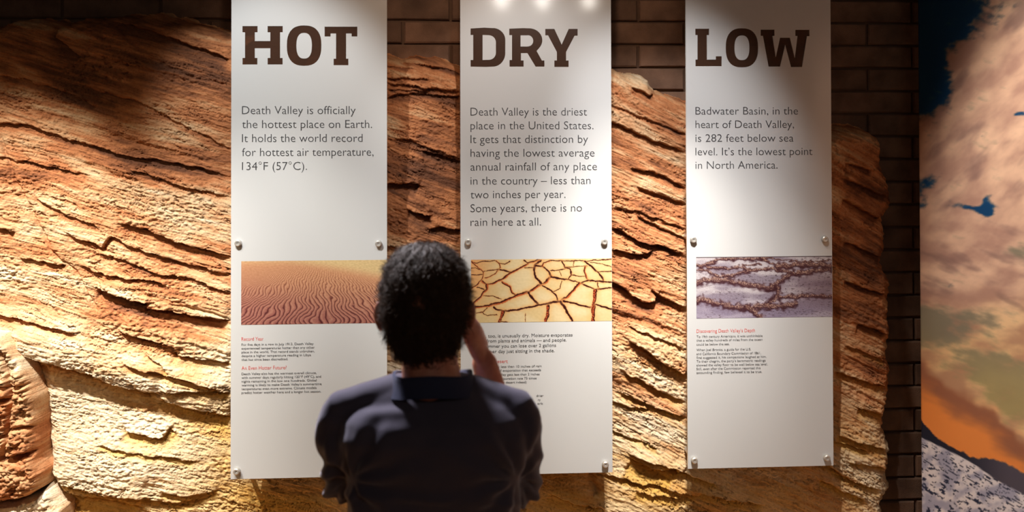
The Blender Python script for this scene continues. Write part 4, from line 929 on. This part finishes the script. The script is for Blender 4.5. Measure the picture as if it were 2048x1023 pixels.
def hand(wr, d, palm, s, curl, span=1.0):
    """wrist point, direction of the palm, palm-side normal; thumb side = s; returns palm + five fingers"""
    d = d.normalized(); palm = (palm-d*palm.dot(d)).normalized(); w = d.cross(palm)*s
    out = [tube_mesh([(wr, .026), (wr+d*.035, .034), (wr+d*.080, .037)], 16, 0.52, side=tuple(w))]
    ln = [.068, .078, .073, .058]
    for i in range(4):
        b = wr+d*.082+w*(.027-.018*i); p = [(b-d*.02, .0098)]; a = 0.0; cur = b
        seg = [ln[i]*.46, ln[i]*.32, ln[i]*.26]; p.append((b, .0095))
        for k in range(3):
            a += curl*(0.7 if k == 0 else 1.0); v = d*math.cos(a)+palm*math.sin(a); cur = cur+v*seg[k]; p.append((cur, .0088-.0010*k))
        out.append(tube_mesh(p, 10))
    b = wr+d*.025+w*.026; v1 = (d*0.55+w*0.75+palm*0.30).normalized(); v2 = (d*0.85+w*0.25+palm*0.5).normalized()
    c1 = b+v1*.040; c2 = c1+v2*.032; out.append(tube_mesh([(b-w*.012, .014), (b, .013), (c1, .0115), (c2, .0100), (c2+v2*.020, .0088)], 10))
    return out
pieces += hand(wrR, Vector((HX+.070, HY+.060, ztop-.120))-wrR, Vector((-1, 0.25, 0.1)), -1, 0.42)
pieces += hand(wrL, Vector((elR.x+.01, elR.y+0.03, elR.z-0.01))-wrL, Vector((0, -1, 0.3)), 1, 0.5)
# legs
for s in (-1, 1):
    hx = cxm+s*.090
    pieces.append(tube_mesh([(Vector((hx, MY, .90)), .085), (Vector((hx, MY+.01, .50)), .056), (Vector((hx, MY, .30)), .050), (Vector((hx, MY-.005, .10)), .036)]))
body = fuse('body', pieces, 0.0042, 4, m_skin, man)
for s in (-1, 1):
    e = mesh_obj('eye', *ell_mesh((HX+s*.031, HY+.0885, ze), (.0115, .0115, .0105)), m_eye, man, True)
    mesh_obj('iris', *ell_mesh((HX+s*.031, HY+.0985, ze), (.0052, .0025, .0052)), m_iris, e, True)

# shirt: trunk, yoke and two loose sleeves as one continuous cloth
def Mx(px, py, dy=0): return M(px, py, dy).x
tr_r = []
for (py, xl, xr, ry, fy) in ((1085, 688, 1046, .128, .01), (1023, 692, 1042, .128, .008), (985, 692, 1040, .128, .005), (940, 690, 1040, .130, 0), (890, 682, 1046, .130, -.005), (850, 676, 1050, .124, -.012), (820, 684, 1044, .108, -.015), (796, 706, 1020, .088, -.012), (778, 738, 986, .072, -.008), (762, 772, 950, .056, -.004), (750, 790, 938, .046, 0)):
    a, b_ = Mx(xl, py), Mx(xr, py); tr_r.append((((a+b_)/2, MY+fy, M(860, py).z), (b_-a)/2, ry))
tr_r = [((tr_r[0][0][0], MY+.012, 0.90), .195, .135), ((tr_r[0][0][0], MY+.012, 1.0), .188, .132)]+tr_r
sp = [rings_mesh(tr_r, 40, 2.5)]
spts = lambda *a: [(M(x, y, dy), r) for x, y, dy, r in a]
sp.append(tube_mesh(spts((690, 828, -.01, .052), (684, 862, .0, .054), (686, 905, .04, .054), (696, 945, .10, .054), (700, 962, .13, .053)), 24))
sp.append(tube_mesh(spts((1030, 826, -.01, .052), (1036, 862, .0, .053), (1038, 905, .04, .053), (1036, 945, .09, .054), (1036, 968, .12, .054)), 24))
sp.append(tube_mesh(spts((800, 786, -.01, .044), (745, 806, -.012, .046), (690, 828, -.01, .050)), 20))
sp.append(tube_mesh(spts((940, 790, -.01, .044), (990, 806, -.012, .044), (1032, 828, -.01, .049)), 20))
def folds(co, no):
    x, y, z = co[:, 0], co[:, 1], co[:, 2]; px, py = PROJ(x, y, z)
    h = 0.0035*fbm(x*9, z*9, 3, 101)
    # creases running from the armpits across the back
    for (ax, ay, sgn) in ((700, 962, 1), (1036, 962, -1)):
        dx = (px-ax)*sgn; dy = py-ay; r = np.hypot(dx, dy)+1; an = np.arctan2(-dy, dx)
        fall = np.exp(-(r/150)**2)*sst(6, 40, r); h += 0.0065*fall*np.sin(an*9+1.2*pn(px/60, py/60, 102)+sgn)
        h -= 0.004*np.exp(-(r/26)**2)
    # folds on the sleeves
    sl = np.exp(-((px-655)/38)**2)+np.exp(-((px-1070)/36)**2)
    h += 0.006*sl*np.sin((px*0.9+py*0.22)/9+2*pn(px/40, py/70, 103))*sst(820, 880, py)
    # horizontal fold low on the back, yoke drop on the left shoulder
    h += 0.006*np.exp(-((py-1000-0.05*(px-860))/9)**2)*sst(-0.4, 0.4, pn(px/70, py/50, 104))
    h += 0.005*np.sin((py+0.28*px)/11+1.5*pn(px/80, py/60, 105))*np.exp(-((px-740)/90)**2-((py-800)/34)**2)
    back = sst(0.2, -0.3, no[:, 1]); 
    h = h*(0.35+0.65*back)
    return co+no*h[:, None]
shirt = fuse('shirt', sp, 0.006, 5, m_shirt, man, folds)
shirt['label'] = 'navy cotton shirt'
# collar: stand band that leans on the neck
vs, fs = [], []; seg = 48
prof = [(770, 1.28, 1.20, 0), (757, 1.16, 1.08, 0), (742, 1.06, 1.00, .003), (735, 1.04, .98, .004), (736, .97, .92, .004), (750, .95, .90, 0)]
cc = M(866, 750)
for (py, kx, ky, dz) in prof:
    for i in range(seg):
        a = 2*math.pi*i/seg; rx, ry = .0790*kx, .0760*ky
        z = M(866, py).z + dz - 0.030*max(0, math.sin(a))**1.5 - 0.004*math.cos(a)**2*2
        vs.append((cc.x+rx*math.cos(a), MY-.012+ry*math.sin(a), z+0.002*math.sin(3*a)))
for k in range(len(prof)-1):
    for i in range(seg): fs.append((k*seg+i, k*seg+(i+1) % seg, (k+1)*seg+(i+1) % seg, (k+1)*seg+i))
col_ = mesh_obj('collar', vs, fs, m_collar, man, True)
# trousers and shoes (below the picture)
tp = [rings_mesh([((cxm, MY+.005, .80), .165, .118), ((cxm, MY+.005, .90), .176, .126), ((cxm, MY+.005, .99), .178, .124)], 32, 2.3)]
for s in (-1, 1):
    hx = cxm+s*.092
    tp.append(tube_mesh([(Vector((hx, MY, .86)), .100), (Vector((hx, MY+.008, .68)), .090), (Vector((hx, MY+.012, .48)), .074), (Vector((hx, MY, .28)), .068), (Vector((hx, MY, .10)), .062)], 24))
fuse('trousers', tp, 0.009, 4, m_jeans, man)
for s in (-1, 1):
    hx = cxm+s*.095
    fuse('shoe', [ell_mesh((hx, MY-.01, .045), (.042, .060, .045)), ell_mesh((hx, MY+.09, .035), (.048, .110, .035)), rings_mesh([((hx, MY+.06, .0), .046, .140), ((hx, MY+.06, .022), .048, .142)], 28, 2.4)], 0.006, 3, m_shoe, man)

# hair: lumpy cap plus short curls
def on_head(th, ph, k):
    """direction on the skull: th around (0 = back), ph up from the equator"""
    pass
hz0 = ztop-.105
prof = [(d, rx, ry, fy) for d, rx, ry, fy in ((0.0, .014, .018, 0), (.006, .034, .042, 0), (.018, .051, .063, 0), (.036, .064, .079, 0), (.060, .073, .091, 0), (.090, .078, .098, 0), (.118, .078, .098, 0), (.140, .076, .094, .001), (.160, .072, .088, .004), (.180, .066, .080, .010), (.200, .060, .068, .014), (.215, .060, .062, .008), (.235, .060, .060, .004))]
PD = np.array([p[0] for p in prof]); PRX = np.array([p[1] for p in prof]); PRY = np.array([p[2] for p in prof]); PFY = np.array([p[3] for p in prof])
def scalp(d, a):
    rx = np.interp(d, PD, PRX); ry = np.interp(d, PD, PRY); fy = np.interp(d, PD, PFY)
    return HX+rx*np.cos(a), HY+fy+ry*np.sin(a), ztop-d
def hair_ok(d, a):
    """hairline: low at the nape, above the ears, high over the face (a = 90 deg is the face)"""
    back = -np.sin(a)
    lim = np.where(back > 0.42, .222, np.where(back > -0.25, .102+.11*sst(0.22, 0.42, back), .050+.052*sst(-0.8, -0.25, back)))
    return d < lim
na, nd = 150, 110
A_, D_ = np.meshgrid(np.linspace(0, 2*np.pi, na), np.linspace(0.0004, .224, nd))
xx, yy, zz_ = scalp(D_, A_)
# normals of the skull
def skull_n(d, a):
    e = 1e-3; p0 = np.array(scalp(d, a)); pa = np.array(scalp(d, a+e))-p0; pdv = np.array(scalp(np.minimum(d+e, .235), a))-p0
    n = np.cross(np.moveaxis(pa, 0, -1), np.moveaxis(pdv, 0, -1)); n /= np.linalg.norm(n, axis=-1, keepdims=True)+1e-12
    c = np.stack([p0[0]-HX, p0[1]-HY, p0[2]-hz0], -1); s_ = np.sign((n*c).sum(-1, keepdims=True)); return n*np.where(s_ == 0, 1, s_)
NN = skull_n(D_, A_)
# thin patch at the crown
bx, bz_ = M(843, 588).x, M(843, 588).z
bald = np.exp(-(((xx-bx)/.030)**2+((zz_-bz_)/.022)**2))*(yy < HY)
thick = .0115*(1-1.25*bald)+.0045*pn(np.cos(A_)*5+D_*30, np.sin(A_)*5+D_*40, 110)+.003*pn(np.cos(A_)*13+D_*70, np.sin(A_)*13-D_*90, 111)
edge = sst(0.0, .03, .224-D_)
thick *= edge*0.85+0.15
hx_, hy_, hz_ = xx+NN[..., 0]*thick, yy+NN[..., 1]*thick, zz_+NN[..., 2]*thick
hair = grid_mesh('hair', hx_, hy_, hz_, m_hair, man, keep=hair_ok(D_, A_))
hair['label'] = 'short curly dark brown hair'
rs = np.random.RandomState(5); vs, fs = [], []; cnt = 0
while cnt < 7500:
    d = .224*rs.rand()**0.8; a = rs.rand()*2*np.pi
    if not hair_ok(d, a): continue
    x, y, z = [float(v) for v in scalp(d, a)]; n = skull_n(np.float64(d), np.float64(a)).reshape(3)
    b_ = math.exp(-(((x-bx)/.030)**2+((z-bz_)/.022)**2)) if y < HY else 0
    if rs.rand() < b_*0.85: continue
    p = Vector((x, y, z))+Vector(n)*.006; n = Vector(n); L = (.012+.016*rs.rand())*(1-.5*b_)*(0.55 if d > .19 else 1)*(1.25 if d < .05 else 1)
    t1 = n.cross(Vector((rs.randn(), rs.randn(), rs.randn()))).normalized(); t2 = n.cross(t1)
    om = 3.5+3*rs.rand(); rr = .0035+.0035*rs.rand(); ph = rs.rand()*6.28; r0_ = .00075+.0006*rs.rand(); lean = Vector((0.25*rs.randn(), 0.25*rs.randn(), -0.45))
    base_i = len(vs); K = 5
    for k in range(K+1):
        s_ = k/K; c = p+n*(L*s_*(1-.35*s_))+lean*(L*s_*s_*.8)+t1*(rr*math.cos(ph+om*s_)-rr*math.cos(ph))*min(1, s_*2)+t2*(rr*math.sin(ph+om*s_)-rr*math.sin(ph))*min(1, s_*2)
        r_ = r0_*(1-.6*s_)
        for j in range(3):
            an = 2.094*j; vs.append(tuple(c+t1*(r_*math.cos(an))+t2*(r_*math.sin(an))))
    for k in range(K):
        for j in range(3):
            fs.append((base_i+k*3+j, base_i+k*3+(j+1) % 3, base_i+(k+1)*3+(j+1) % 3, base_i+(k+1)*3+j))
    cnt += 1
cu_ = mesh_obj('curls', vs, fs, m_hair, hair, True); cu_['kind'] = 'stuff'
